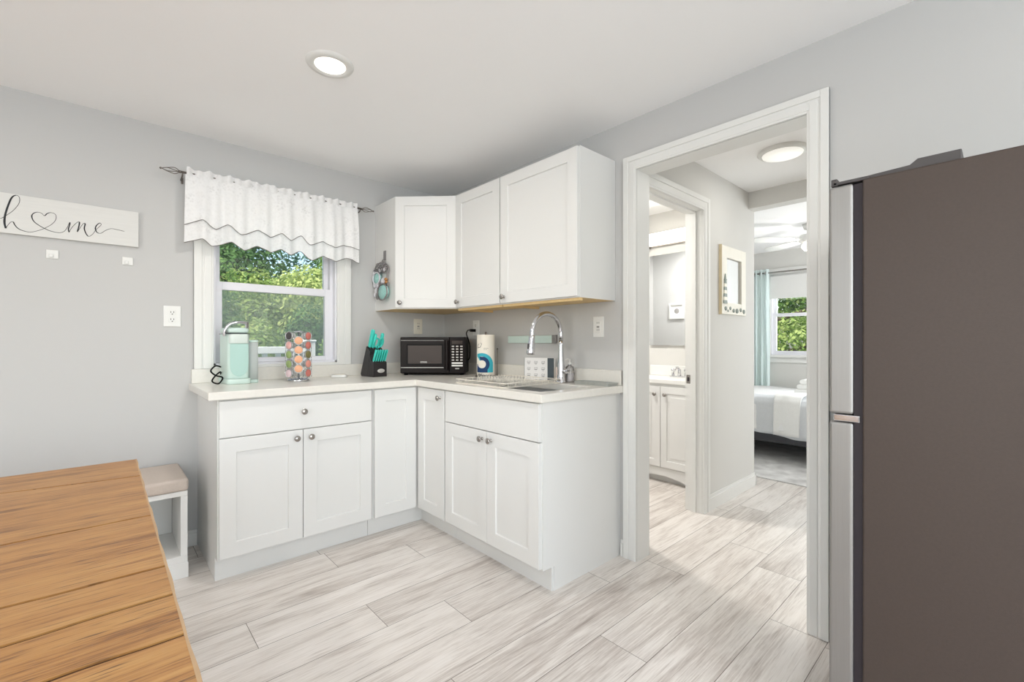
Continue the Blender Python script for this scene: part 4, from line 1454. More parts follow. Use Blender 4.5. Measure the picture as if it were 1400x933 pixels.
TW = R(90)
knife('chef knife with tall teal handle, tallest in the knife block', -0.036, -0.002, 0.203, 0.125, 0.028, 0.024, R(20), 0.10, 'large knives in the block', TW)
knife('teal handled carving knife standing behind the scissors in the block', -0.016, -0.008, 0.1985, 0.10, 0.024, 0.02, R(20), 0.09, 'large knives in the block', TW)
knife('teal handled utility knife on the microwave side of the block', 0.04, -0.008, 0.1985, 0.105, 0.024, 0.02, R(20), 0.09, 'large knives in the block', TW)
skl = ['teal steak knife at the coffee maker end of the front row', 'second teal steak knife from the coffee maker end of front row', 'third teal steak knife from the coffee maker end of front row', 'third teal steak knife from the microwave end of front row', 'second teal steak knife from the microwave end of front row', 'teal steak knife at the microwave end of the front row']
for i, lab in enumerate(skl):
    knife(lab, -0.044 + 0.0176 * i, -0.057, 0.1065, 0.085, 0.019, 0.0092, R(24), 0.07, 'steak knives in the block', TW)
sc_ = thing('scissors', 'teal handled kitchen scissors with two loops stuck in the knife block', 'scissors', (0, 0, 0))
ROOTM[sc_.name] = Matrix.Identity(4)
for sgn in (-1, 1):
    m = MB()
    m.tube([(sgn * 0.019 + 0.017 * math.cos(2 * math.pi * q / 22), 0, 0.046 + 0.032 * math.sin(2 * math.pi * q / 22)) for q in range(22)], 0.0058, 8, closed=True)
    m.tube([(sgn * 0.013, 0, 0.02), (sgn * 0.004, 0, 0.0)], [0.007, 0.0055], 8)
    m.build('loop_handle', M['teal'], sc_)
MB().box(-0.008, -0.0015, -0.09, 0.008, 0.0015, 0.004).build('blade', M['steel'], sc_)
mt_ = KB @ Matrix.Translation((0.012, -0.016, 0.191)) @ Matrix.Rotation(R(24), 4, 'X')
sc_.location, sc_.rotation_euler = mt_.to_translation(), mt_.to_euler()

# microwave in the corner
MR = R(-42.2)
MWM = T(-0.372, -0.405, CT, MR)
mw = thing('microwave', 'compact black microwave oven sitting in the counter corner', 'microwave', (-0.372, -0.405, CT), MR)
W_, D_, H0, H1 = 0.23, 0.262, 0.012, 0.272
MB().box(-W_, 0.022, H0, W_, D_, H1).build('body', M['black'], mw, bevel=0.003)
for x in (-W_ + 0.03, W_ - 0.03):
    for y in (0.05, D_ - 0.04):
        MB().lathe([(0.014, 0.0), (0.016, 0.006), (0.016, H0 + 0.001)], 14, (x, y, 0)).build('foot', M['black'], mw)
dx = 0.118
d = MB().box(-W_, 0.0, H0 + 0.004, dx, 0.0215, H1 - 0.002).build('door', M['black_gloss'], mw, bevel=0.004)
MB().box(-W_ + 0.046, -0.0012, 0.075, dx - 0.045, 0.0, 0.222).build('window_border', M['black'], d, bevel=0.0005)
MB().box(-W_ + 0.054, -0.0018, 0.083, dx - 0.053, -0.0011, 0.212).build('window_glass', M['mw_glass'], d)
m = MB()
m.box(-W_ + 0.004, -0.0016, 0.0535, dx - 0.04, 0.0, 0.0570)
m.box(-W_ + 0.004, -0.0012, 0.247, dx - 0.04, 0.0, 0.2485)
m.build('trim_line', M['silver'], d)
m = MB(Matrix.Translation((-0.063, -0.0022, 0.094)))
for q, (cx, w) in enumerate(((-0.018, 0.007), (-0.006, 0.008), (0.006, 0.006), (0.017, 0.007))):
    m.tube([(cx + w * 0.75 * math.cos(2 * math.pi * k_ / 14), 0, 0.0052 * math.sin(2 * math.pi * k_ / 14)) for k_ in range(14)], 0.0016, 5, closed=True)
m.build('logo', M['silver'], d)
MB().prism([(dx - 0.032, -0.001), (dx - 0.004, -0.001), (dx - 0.004, -0.012), (dx - 0.012, -0.017), (dx - 0.024, -0.017), (dx - 0.032, -0.012)], 0.04, 0.248).build('handle', M['black_gloss'], d, bevel=0.002)
cp = MB().box(dx + 0.001, 0.001, H0 + 0.004, W_, 0.0215, H1 - 0.002).build('control_panel', M['black_gloss'], mw, bevel=0.003)
MB().box(dx + 0.018, 0.0002, 0.222, W_ - 0.018, 0.0011, 0.246).build('display', M['mw_glass'], cp)
kx = [dx + 0.026, (dx + W_) / 2, W_ - 0.026]
proto = None
for r_ in range(6):
    for x in kx:
        if proto is None:
            proto = MB().box(-0.0085, -0.0012, -0.0045, 0.0085, 0.0009, 0.0045).build('button', M['key'], cp)
            kk = proto
        else:
            kk = proto.copy()
            COL.objects.link(kk)
            kk.parent = cp
        kk.location = (x, 0.0, 0.206 - r_ * 0.0195)
for z in (0.087, 0.069):
    MB().box(dx + 0.017, -0.0004, z - 0.0055, W_ - 0.017, 0.0009, z + 0.0055).build('button', M['silver'], cp)
MB().box((dx + W_) / 2 - 0.014, -0.0004, 0.044, (dx + W_) / 2 + 0.014, 0.0009, 0.052).build('button', M['key'], cp)
PLG = Vector((-0.012, -0.43, 1.255))
e0 = MWM @ Vector((W_ - 0.004, 0.20, 0.10))
m = MB()
m.tube(smooth([tuple(e0), tuple(MWM @ Vector((W_ + 0.014, 0.19, 0.12))), tuple(MWM @ Vector((W_ + 0.016, 0.17, 0.22))), (-0.125, -0.475, 1.22), (-0.115, -0.465, 1.245), (-0.09, -0.45, 1.257), (-0.055, -0.435, 1.256)], 8), 0.0042, 8)
m.build('power_cord', M['black'], mw, True)
m = MB()
m.prism([(-0.438, 1.246), (-0.422, 1.246), (-0.420, 1.266), (-0.440, 1.266)], -0.058, -0.014, axis='x')
m.tube([(-0.066, -0.435, 1.256), (-0.05, -0.431, 1.256)], [0.005, 0.0075], 8)
m.build('plug', M['black'], mw, True, bevel=0.003)

# paper towel roll on its holder
PX, PY, PRr = -0.155, -0.735, 0.061
ph = thing('towel_holder', 'thin wire paper towel holder with scroll script base on counter by the microwave', 'paper towel holder', (PX, PY, CT))
vd = Vector((-2.105 - PX, -3.154 - PY, 0)).normalized()
vr = Vector((-vd.y, vd.x, 0))          # to the viewer's right
m = MB()
m.lathe([(0.0001, 0.0), (0.074, 0.0), (0.074, 0.005), (0.07, 0.008), (0.0001, 0.008)], 32)
m.build('base', M['rod'], ph)
MB().lathe([(0.005, 0.008), (0.005, 0.295), (0.009, 0.30), (0.0001, 0.309)], 12).build('post', M['rod'], ph)
sw = [vd * 0.079 + vr * x + Vector((0, 0, z)) for x, z in ((-0.05, 0.004), (-0.044, 0.026), (-0.038, 0.005), (-0.032, 0.024), (-0.027, 0.006), (-0.018, 0.016), (-0.012, 0.006), (-0.006, 0.015), (0.001, 0.007), (0.007, 0.016), (0.013, 0.007), (0.02, 0.016), (0.027, 0.007), (0.034, 0.015), (0.041, 0.006), (0.055, 0.01))]
MB().tube(smooth([tuple(p) for p in sw], 5), 0.0019, 6).build('scroll_script', M['ink'], ph)
arm = [vr * 0.078 + Vector((0, 0, 0.005)), vr * 0.079 + Vector((0, 0, 0.12)), vr * 0.079 + Vector((0, 0, 0.185))]
m = MB()
m.tube([tuple(p) for p in arm], 0.0026, 8)
m.ball(tuple(vr * 0.079 + Vector((0, 0, 0.189))), 0.006)
m.build('side_arm', M['rod'], ph)
pr = thing('paper_towel_roll', 'paper towel roll printed with a blue and teal wave, standing by the microwave', 'paper towel roll', (PX, PY, CT + 0.0085))
MB().lathe([(0.018, 0.0), (PRr, 0.0), (PRr, 0.278), (0.018, 0.278), (0.018, 0.0)], 48, cap=False).build('roll', M['paper'], pr, bevel=0.002)


def wave(x, z):
    """x across (metres from the axis), z above the base -> material slot or None"""
    cx_, cz_ = -0.026, 0.078
    r_ = math.hypot(x - cx_, z - cz_)
    ang = math.atan2(z - cz_, x - cx_)
    if x < -0.057 or x > 0.049 or z < 0.022:
        return None
    if r_ < 0.027:
        return None
    if r_ < 0.052 and (ang < 1.9):
        return 1 if (z < 0.128) else None
    if r_ < 0.075 and ang > -1.2 and ang < 2.1 and z > 0.05:
        return 0
    if x > 0.012 and z < 0.09:
        return 0
    if z < 0.05 and r_ >= 0.027 and x < 0.03:
        return 1
    return None


m = MB()
S_ = 0.0014
nxs = int(0.116 / S_)
for i in range(nxs):
    for j in range(int(0.15 / S_)):
        x, z = -0.058 + (i + .5) * S_, 0.015 + (j + .5) * S_
        w_ = wave(x, z)
        if w_ is None:
            continue
        q = []
        for xx, zz in ((x - S_ / 2, z - S_ / 2), (x + S_ / 2, z - S_ / 2), (x + S_ / 2, z + S_ / 2), (x - S_ / 2, z + S_ / 2)):
            th = math.asin(max(-1, min(1, xx / PRr)))
            p = (vd * math.cos(th) + vr * math.sin(th)) * (PRr + 0.0007)
            q.append((p.x, p.y, zz))
        m.add(q, [(0, 1, 2, 3)], True, w_)
m.build('wave_print', [M['print_teal'], M['print_navy']], pr, fix=False)


def on_roll(x, z, e=0.0008):
    th = math.asin(x / PRr)
    p = (vd * math.cos(th) + vr * math.sin(th)) * (PRr + e)
    return (p.x, p.y, z)


m = MB()
m.tube([on_roll(x, z) for x, z in ((-0.056, 0.188), (-0.046, 0.19), (-0.038, 0.192), (-0.032, 0.20), (-0.028, 0.215), (-0.034, 0.222))], 0.0014, 5)
m.tube([on_roll(x, z) for x, z in ((-0.05, 0.19), (-0.053, 0.2), (-0.05, 0.212), (-0.044, 0.214))], 0.0012, 5)
m.tube([on_roll(-0.015 + 0.004 * q, 0.186) for q in range(9)], 0.0008, 5)
m.tube([on_roll(-0.015 + 0.004 * q, 0.176) for q in range(7)], 0.0006, 5)
m.build('printed_script', M['ink'], pr)

# white card box with nine small drawings and a slate strip
bxr = R(-76)
tb2 = thing('coffee_card_box', 'white card box with nine small grey drawings and slate strip, leaning by the faucet', 'box', (-0.088, -1.05, CT), bxr)
BW, BH, BD = 0.215, 0.136, 0.022
MB().box(0, 0, 0, BW, BD, BH).build('box', M['box_white'], tb2, bevel=0.001)
MB().box(BW - 0.045, -0.0012, 0.0, BW, -0.0002, BH).build('slate_strip', M['slate'], tb2)
MB().box(-0.0014, -0.0005, 0.0, -0.0002, BD, BH).build('side_strip', M['slate'], tb2)
for r_ in range(3):
    for c_ in range(3):
        cx_, cz_ = 0.032 + c_ * 0.053, 0.108 - r_ * 0.04
        m = MB(Matrix.Translation((cx_, -0.0006, cz_)))
        m.prism([(-0.013, -0.003), (-0.008, -0.008), (0.008, -0.008), (0.013, -0.003)], -0.0006, 0.0003, axis='y')
        m.tube(smooth([(-0.012, 0, 0.001), (-0.006, 0, 0.007), (0.002, 0, 0.004), (0.01, 0, 0.007), (0.013, 0, 0.0)], 4), 0.0012, 5)
        m.tube([(-0.006, 0, -0.0135), (0.006, 0, -0.0135)], 0.0008, 5)
        m.build('drawing', M['ink_grey'], tb2)

# faucet
FXp, FYp = -0.13, -1.40
fc = thing('kitchen_faucet', 'tall chrome gooseneck pull down faucet behind the sink', 'faucet', (FXp, FYp, CT))
MB().lathe([(0.0001, 0), (0.028, 0), (0.028, 0.006), (0.0235, 0.012), (0.0215, 0.05), (0.021, 0.10), (0.017, 0.16), (0.0135, 0.22), (0.012, 0.25)], 28).build('body', M['chrome'], fc)
r_ = 0.118
arc = [(0, 0, 0.245), (0, 0, 0.275)] + [(-r_ + r_ * math.cos(R(a)), 0, 0.278 + r_ * math.sin(R(a))) for a in range(6, 181, 6)] + [(-2 * r_ - 0.001, 0, 0.262)]
MB().tube(arc, 0.0135, 14).build('neck', M['chrome'], fc)
hd = Matrix.Translation((-2 * r_ - 0.001, 0, 0.265)) @ Matrix.Rotation(R(7), 4, 'Y')
sh = MB(hd).lathe([(0.0142, 0.008), (0.0165, 0.0), (0.0165, -0.02), (0.018, -0.035), (0.0225, -0.075), (0.023, -0.092), (0.0205, -0.098), (0.0001, -0.098)], 24).build('spray_head', M['chrome'], fc)
MB(hd).box(-0.0245, -0.006, -0.07, -0.0175, 0.006, -0.04).build('spray_button', M['dark_plastic'], sh, bevel=0.002)
m = MB()
m.tube([(0, -0.015, 0.068), (0, -0.04, 0.068)], 0.0135, 14)
m.tube(smooth([(0, -0.038, 0.07), (-0.004, -0.06, 0.073), (-0.012, -0.085, 0.078)], 5), 0.0055, 10)
m.build('lever', M['chrome'], fc)

so_ = thing('soap_dispenser', 'clear plastic soap pump bottle beside the faucet', 'soap dispenser', (-0.058, -1.405, CT))
MB().lathe([(0.0001, 0), (0.026, 0), (0.028, 0.004), (0.028, 0.075), (0.024, 0.09), (0.011, 0.098), (0.011, 0.104)], 24, cap=False).build('bottle', M['clear'], so_)
MB().lathe([(0.0001, 0.003), (0.024, 0.003), (0.0255, 0.006), (0.0255, 0.05), (0.0001, 0.051)], 20, cap=False).build('liquid_soap', mat('milky_soap', (236, 228, 226), 0.3), so_)
m = MB()
m.lathe([(0.012, 0.104), (0.012, 0.114), (0.004, 0.118), (0.004, 0.136), (0.0001, 0.137)], 14)
m.tube([(0, 0, 0.134), (-0.018, 0.004, 0.137), (-0.032, 0.007, 0.131)], 0.0035, 8)
m.build('pump', M['white_plastic'], so_)
pb = thing('dish_soap_bottle', 'small pale pink bottle behind the faucet next to the card box', 'bottle', (-0.046, -1.312, CT))
MB().lathe([(0.0001, 0), (0.018, 0), (0.019, 0.003), (0.019, 0.07), (0.015, 0.082), (0.008, 0.088)], 20, cap=False).build('bottle', M['pink'], pb)
MB().lathe([(0.009, 0.0885), (0.009, 0.1), (0.0001, 0.102)], 14).build('cap', M['white_plastic'], pb)

ty = thing('sponge_tray', 'flat grey silicone tray at the counter end next to doorway', 'tray', (-0.08, -1.61, CT))
m = MB()
L_ = rrect(-0.052, -0.122, 0.052, 0.122, 0.014)
Li = rrect(-0.045, -0.115, 0.045, 0.115, 0.010)
n = len(L_)
Lb = rrect(-0.044, -0.114, 0.044, 0.114, 0.012)
vs = [(x, y, 0.0) for x, y in Lb] + [(x, y, 0.016) for x, y in L_] + [(x, y, 0.016) for x, y in Li] + [(x * .97, y * .98, 0.005) for x, y in Li]
fs = [tuple(range(n))[::-1], tuple(3 * n + i for i in range(n))]
for a in range(3):
    for i in range(n):
        fs.append((a * n + i, a * n + (i + 1) % n, (a + 1) * n + (i + 1) % n, (a + 1) * n + i))
m.add(vs, fs)
m.build('tray_dish', M['tray'], ty, bevel=0.0008)
m = MB()
for q in range(9):
    m.box(-0.036, -0.1 + q * 0.0245, 0.005, 0.036, -0.094 + q * 0.0245, 0.009)
m.build('ribs', M['tray'], ty)

rk = thing('dish_rack', 'cream coated wire dish rack set over the sink', 'dish rack', (-0.38, -1.14, CT))
RX0, RX1, RY0, RY1 = -0.598, -0.165, -1.43, -1.0
zb, zt_ = CT + 0.0028, CT + 0.024
m = MB()
for z in (zb, zt_):
    m.tube([(x, y, z) for x, y in rrect(RX0, RY0, RX1, RY1, 0.02)], 0.0026, 6, closed=True)
m.build('frame', M['rack'], rk, True)
m = MB()
x = RX0 + 0.03
while x < RX1 - 0.02:
    m.tube([(x, RY0, zt_), (x, RY0, zb), (x, RY1, zb), (x, RY1, zt_)], 0.0016, 5)
    x += 0.05
y = RY0 + 0.03
while y < RY1 - 0.02:
    m.tube([(RX0, y, zt_), (RX0, y, zb), (RX1, y, zb), (RX1, y, zt_)], 0.0014, 5)
    y += 0.10
m.build('wires', M['rack'], rk, True)
for xx in (-0.46, -0.40, -0.30):
    m = MB()
    y = RY0 + 0.04
    zz = []
    while y < RY1 - 0.03:
        zz += [(xx, y, zb + 0.003), (xx, y + 0.005, zb + 0.034), (xx, y + 0.013, zb + 0.034), (xx, y + 0.018, zb + 0.003)]
        y += 0.026
    m.tube(zz, 0.0015, 5)
    m.build('tine_row', M['rack'], rk, True)

# ornament hanging on the cabinet side (faces -x): a = towards +y is the viewer's left
og = thing('hanging_ornament', 'ornament of pewter curls, pearl shell and teal mosaic discs hung on cabinet side', 'ornament', (-0.611, -0.135, 1.64))
fo = frame((-0.611, -0.125, 1.64), (0, -1.3, 0), (-1, 0, 0))


def disc(fr, a, b, c, r, mt, name, ring=None, parent=og, th=0.012):
    o_ = MB(fr @ Matrix.Translation((a, b, c))).lathe([(0.0001, -th / 2), (r * 0.8, -th / 2), (r, 0), (r * 0.8, th / 2), (0.0001, th * 0.75)], 24).build(name, mt, parent, True)
    if ring:
        MB(fr @ Matrix.Translation((a, b, c + th / 2))).tube([(r * math.cos(t_), r * math.sin(t_), 0) for t_ in [2 * math.pi * q / 24 for q in range(24)]], 0.005, 6, closed=True).build('rim', ring, o_, True)
    return o_


MB(fo).box(0.012, 0.115, 0.0005, 0.038, 0.18, 0.006).build('hook', M['pewter'], og, True, bevel=0.002)
m = MB(fo)
m.tube([(0.02 + 0.014 * math.cos(t_), 0.10 + 0.016 * math.sin(t_), 0.012) for t_ in [2 * math.pi * q / 16 for q in range(16)]], 0.0035, 6, closed=True)
for a, b, r0, dr_ in ((-0.06, 0.035, 0.026, 1), (-0.005, 0.045, 0.03, -1), (0.05, 0.04, 0.03, 1), (-0.03, 0.08, 0.018, 1), (0.035, 0.083, 0.018, -1), (-0.02, -0.05, 0.022, 1)):
    m.tube([(a + dr_ * r0 * (1 - q / 26) * math.cos(q * 0.5), b + r0 * (1 - q / 26) * math.sin(q * 0.5), 0.022) for q in range(24)], 0.005, 6)
m.tube(smooth([(-0.08, 0.0, 0.015), (-0.07, 0.07, 0.015), (0.0, 0.1, 0.015), (0.08, 0.06, 0.015), (0.075, 0.0, 0.015), (0.06, -0.05, 0.015)], 6), 0.005, 6)
m.build('pewter_curls', M['pewter'], og, True)
disc(fo, -0.035, -0.012, 0.02, 0.042, M['mosaic_teal'], 'mosaic_disc', M['shell'], th=0.02)
disc(fo, 0.04, -0.118, 0.022, 0.058, M['mosaic_teal'], 'mosaic_disc', M['pewter'], th=0.022)
for a, b, r in ((-0.075, 0.03, 0.017), (-0.005, 0.046, 0.014), (0.052, 0.04, 0.016), (-0.07, -0.055, 0.018), (-0.03, -0.062, 0.02), (0.03, -0.04, 0.022), (-0.05, -0.1, 0.02), (-0.065, -0.125, 0.016), (0.0, -0.085, 0.02)):
    MB(fo).ball((a, b, 0.02), r, sc=(1, 1.2, 0.5)).build('pearl_shell', M['shell'], og, True)
for a, b in ((0.062, -0.03), (0.068, -0.052)):
    MB(fo).ball((a, b, 0.018), 0.012).build('amber_bead', M['rust'], og, True)
for a, b, r in ((-0.04, -0.135, 0.022), (-0.09, -0.02, 0.014), (0.078, -0.07, 0.014)):
    MB(fo).ball((a, b, 0.018), r, sc=(0.8, 1.4, 0.5)).build('pewter_drop', M['pewter'], og, True)

# ------------------------------------------------------------------ hallway
HY = -1.75
hm = thing('hall_mirror', 'cream framed mirror with lighthouse and shells on the hallway wall', 'mirror', (1.395, HY, 1.36))
hx0, hx1, hz0, hz1 = 1.177, 1.612, 1.372, 1.868
fh = frame((hx0, HY, hz0), (1, 0, 0), (0, -1, 0))
hw, hh = hx1 - hx0, hz1 - hz0
m = MB(fh)
s_ = 0.085
for a0, b0, a1, b1 in ((0, 0, s_, hh), (hw - s_, 0, hw, hh), (s_, 0, hw - s_, s_), (s_, hh - s_, hw - s_, hh)):
    m.box(a0, b0, 0.0008, a1, b1, 0.022)
m.build('frame', M['cream_frame'], hm, True, bevel=0.003)
MB(fh).box(-0.004, -0.003, 0.0006, -0.0002, hh + 0.003, 0.022).build('edge_strip', M['gold_edge'], hm, True)
MB(fh).box(s_ - 0.002, s_ - 0.002, 0.003, hw - s_ + 0.002, hh - s_ + 0.002, 0.008).build('glass', M['mirror'], hm, True)
lh = MB(fh)
for q in range(7):
    w_ = 0.028 - 0.0022 * q
    lh.prism([(0.045 - w_, 0.075 + q * 0.024), (0.045 + w_, 0.075 + q * 0.024), (0.045 + w_ - 0.0022, 0.099 + q * 0.024), (0.045 - w_ + 0.0022, 0.099 + q * 0.024)], 0.022, 0.030, mi=q % 2)
lh.box(0.03, 0.243, 0.022, 0.06, 0.25, 0.032, mi=0)
lh.prism([(0.034, 0.25), (0.056, 0.25), (0.045, 0.29)], 0.022, 0.03, mi=0)
lh.build('lighthouse', [M['sage'], M['cream_frame']], hm, True)
for a, b, r in ((0.06, 0.04, 0.02), (0.14, 0.045, 0.017), (0.2, 0.03, 0.02), (0.26, 0.03, 0.024), (0.33, 0.04, 0.02), (0.39, 0.03, 0.022), (0.1, 0.025, 0.012)):
    MB(fh).ball((a, b, 0.023), r, 10, 6, sc=(1, 0.8, 0.35)).build('shell', M['sage'], hm, True)

# ------------------------------------------------------------------ bathroom seen through the doorway
BWX = 1.72
vn = thing('bathroom_vanity', 'white bathroom vanity with raised panel doors and arched toe', 'vanity', (1.52, -1.21, 0))
vx0, vy0, vy1 = 1.33, -1.52, -0.90
m = MB()
m.box(vx0 + 0.002, vy0, 0.125, BWX - 0.002, vy1, 0.822)
m.build('body', M['cabinet'], vn, True)
apr = [(0, 0.0), (0.03, 0.0)] + [(0.05 + 0.52 * q / 12, 0.062 * math.sin(math.pi * q / 12) ** 0.6) for q in range(0, 13)] + [(0.59, 0.0), (0.62, 0.0), (0.62, 0.1245), (0, 0.1245)]
fv = frame((vx0 + 0.002, vy1, 0), (0, -1, 0), (-1, 0, 0))
q = MB(fv @ Matrix(((1, 0, 0, 0), (0, 1, 0, 0), (0, 0, 1, 0), (0, 0, 0, 1))))
q.prism(apr, -0.02, 0.004)
q.build('arched_apron', M['cabinet'], vn, True)
m = MB()
for y in (vy0, vy1 - 0.02):
    m.box(vx0 + 0.024, y, 0, BWX - 0.002, y + 0.02, 0.1245)
m.box(vx0 + 0.06, vy0 + 0.02, 0, vx0 + 0.075, vy1 - 0.02, 0.1245)
m.build('side_panels', M['cabinet'], vn, True)
for a0, kx_ in ((0.008, 0.302 - 0.045), (0.312, 0.045)):
    dd = MB(fv @ Matrix.Translation((a0, 0.135, 0))).shaker(Matrix.Identity(4), 0.300, 0.665, 0.018, 0.055, 0.007).build('door', M['cabinet'], vn, True)
    MB(fv @ Matrix.Translation((a0, 0.135, 0.0105))).box(0.085, 0.085, 0, 0.215, 0.58, 0.006).build('raised_panel', M['cabinet'], dd, True, bevel=0.005)
    knob(fv @ Matrix.Translation((a0, 0.135, 0)), kx_, 0.60, 0.018, dd)
MB().box(vx0 - 0.02, vy0 - 0.012, 0.823, BWX - 0.002, vy1 + 0.012, 0.862).build('basin_top', M['white_plastic'], vn, True, bevel=0.006)
MB().box(BWX - 0.022, vy0 - 0.012, 0.8625, BWX - 0.002, vy1 + 0.012, 0.955).build('upstand', M['white_plastic'], vn, True, bevel=0.004)
bf = thing('bathroom_faucet', 'small chrome faucet with cross handles on the vanity top', 'faucet', (1.62, -1.22, 0.862))
m = MB()
m.box(-0.025, -0.08, 0, 0.025, 0.08, 0.012)
m.lathe([(0.016, 0.012), (0.013, 0.05), (0.012, 0.07)], 14)
m.tube(smooth([(0, 0, 0.06), (-0.03, 0, 0.085), (-0.07, 0, 0.08), (-0.09, 0, 0.06)], 5), 0.010, 10)
m.build('spout', M['chrome'], bf, bevel=0.002)
for y in (-0.06, 0.06):
    m = MB()
    m.lathe([(0.012, 0.012), (0.010, 0.045), (0.018, 0.055), (0.016, 0.075), (0.0001, 0.08)], 12, (0, y, 0))
    m.tube([(-0.025, y, 0.062), (0.025, y, 0.062)], 0.006, 8)
    m.build('handle', M['chrome'], bf)
fb = frame((BWX, -0.885, 0), (0, -1, 0), (-1, 0, 0))
mc = thing('medicine_cabinet', 'frameless mirrored cabinet above the bathroom vanity', 'mirror cabinet', (BWX, -1.2, 1.14))
MB(fb).box(0, 1.14, 0.001, 0.62, 1.97, 0.02).build('case', M['white_board'], mc, True)
MB(fb).box(-0.002, 1.138, 0.0205, 0.622, 1.972, 0.026).build('mirror_door', M['mirror'], mc, True, bevel=0.002)
vl = thing('vanity_light', 'glowing box shaped bar light above the bathroom mirror', 'vanity light', (BWX, -1.2, 2.06))
MB(fb).box(-0.02, 2.05, 0.001, 0.66, 2.185, 0.014).build('backplate', M['nickel'], vl, True, bevel=0.002)
MB(fb).box(-0.002, 2.062, 0.0145, 0.642, 2.17, 0.075).build('glass_box', M['lamp_bath'], vl, True, bevel=0.006)
m = MB(fb)
m.box(-0.02, 2.045, 0.001, -0.003, 2.185, 0.08)
m.box(0.643, 2.045, 0.001, 0.66, 2.185, 0.08)
m.build('end_cap', M['nickel'], vl, True)
l_ = light('bath_lamp', 'AREA', (0, 0, 0), (-1, 0, -0.4), 5, (1.0, 0.96, 0.9), 0.5, 0.08)
l_.location = (BWX - 0.1, -1.2, 2.1)
l_ = light('bath_fill', 'AREA', (0.55, -0.8, CEIL - 0.03), (0, 0, -1), 30, (1.0, 0.965, 0.92), 0.25, shape='DISK')  # added fill with no fixture, brightens the wall the mirror reflects
pf = thing('framed_print', 'small white framed print with round motif, reflected in the bathroom mirror', 'framed print', (0.12, -0.10, 1.47))
ff = frame((0.12, -0.33, 1.56), (0, 1, 0), (1, 0, 0))
m = MB(ff)
for a0, b0, a1, b1 in ((-.1, -.1, -.075, .1), (.075, -.1, .1, .1), (-.075, -.1, .075, -.075), (-.075, .075, .075, .1)):
    m.box(a0, b0, 0.001, a1, b1, 0.02)
m.build('frame', M['trim'], pf, True, bevel=0.002)
MB(ff).box(-0.076, -0.076, 0.001, 0.076, 0.076, 0.006).build('mat_board', M['box_white'], pf, True)
MB(ff).lathe([(0.0001, 0.0072), (0.032, 0.0068), (0.034, 0.006)], 20, cap=False).build('round_motif', M['ink_grey'], pf, True)

# ------------------------------------------------------------------ bedroom
rg_ = thing('area_rug', 'distressed grey and cream rug under the bed', 'rug', (3.3, -1.9, 0))
MB().box(2.08, -3.3, 0.0005, 4.3, -0.35, 0.010).build('pile', M['rug'], rg_, True)
bd = thing('bed', 'bed with white duvet and pale grey quilt, in the bedroom beyond hallway', 'bed', (3.5, -1.9, 0.01))
bX0, bX1, bY0, bY1 = 2.80, 4.25, -2.95, -0.75
MB().box(bX0 + 0.06, bY0 + 0.05, 0.16, bX1, bY1 - 0.05, 0.32).build('box_base', M['bed_dark'], bd, True, bevel=0.02)
for x in (bX0 + 0.14, bX1 - 0.1):
    for y in (bY0 + 0.15, -1.9, bY1 - 0.15):
        MB().box(x - 0.03, y - 0.03, 0.0105, x + 0.03, y + 0.03, 0.16).build('leg', M['bed_dark'], bd, True)
MB().box(bX0 + 0.03, bY0 + 0.03, 0.32, bX1, bY1 - 0.03, 0.57).build('mattress', M['duvet'], bd, True, bevel=0.05, bseg=4)


def drape(y0, y1, x_in, zt, zb, off, seed, ny=60):
    rr = random.Random(seed)
    ph_ = [rr.uniform(0, 6.28) for _ in range(3)]
    prof = [(x_in, zt), (bX0 + 0.3, zt + 0.004), (bX0 + 0.10, zt), (bX0 + 0.035, zt - 0.012), (bX0 + 0.0, zt - 0.05), (bX0 - 0.012, zt - 0.12), (bX0 - 0.022, zt - 0.22), (bX0 - 0.03, zb)]
    vs, fs = [], []
    fine = []
    for a_, b_ in zip(prof[:-1], prof[1:]):
        for q in range(4):
            fine.append((a_[0] + (b_[0] - a_[0]) * q / 4, a_[1] + (b_[1] - a_[1]) * q / 4))
    fine.append(prof[-1])
    n_ = len(fine)
    for i in range(ny + 1):
        y = y0 + (y1 - y0) * i / ny
        for j, (x, z) in enumerate(fine):
            k_ = j / (n_ - 1)
            w_ = 0.016 * math.sin(y * 21 + ph_[0]) * max(0, k_ - 0.45) * 2 + 0.006 * math.sin(y * 43 + x * 9 + ph_[1])
            vs.append((x - off - w_ * (1 if k_ > .4 else .2), y, z + off + 0.006 * math.sin(y * 9 + x * 7 + ph_[2]) + (0.012 * math.sin(y * 6 + ph_[1]) if j == n_ - 1 else 0)))
    for i in range(ny):
        for j in range(n_ - 1):
            a_ = i * n_ + j
            fs.append((a_, a_ + n_, a_ + n_ + 1, a_ + 1))
    o_ = MB().add(vs, fs, True)
    return o_


def soft(o_, th):
    md = o_.modifiers.new('thick', 'SOLIDIFY')
    md.thickness = th
    md.offset = 1
    return o_


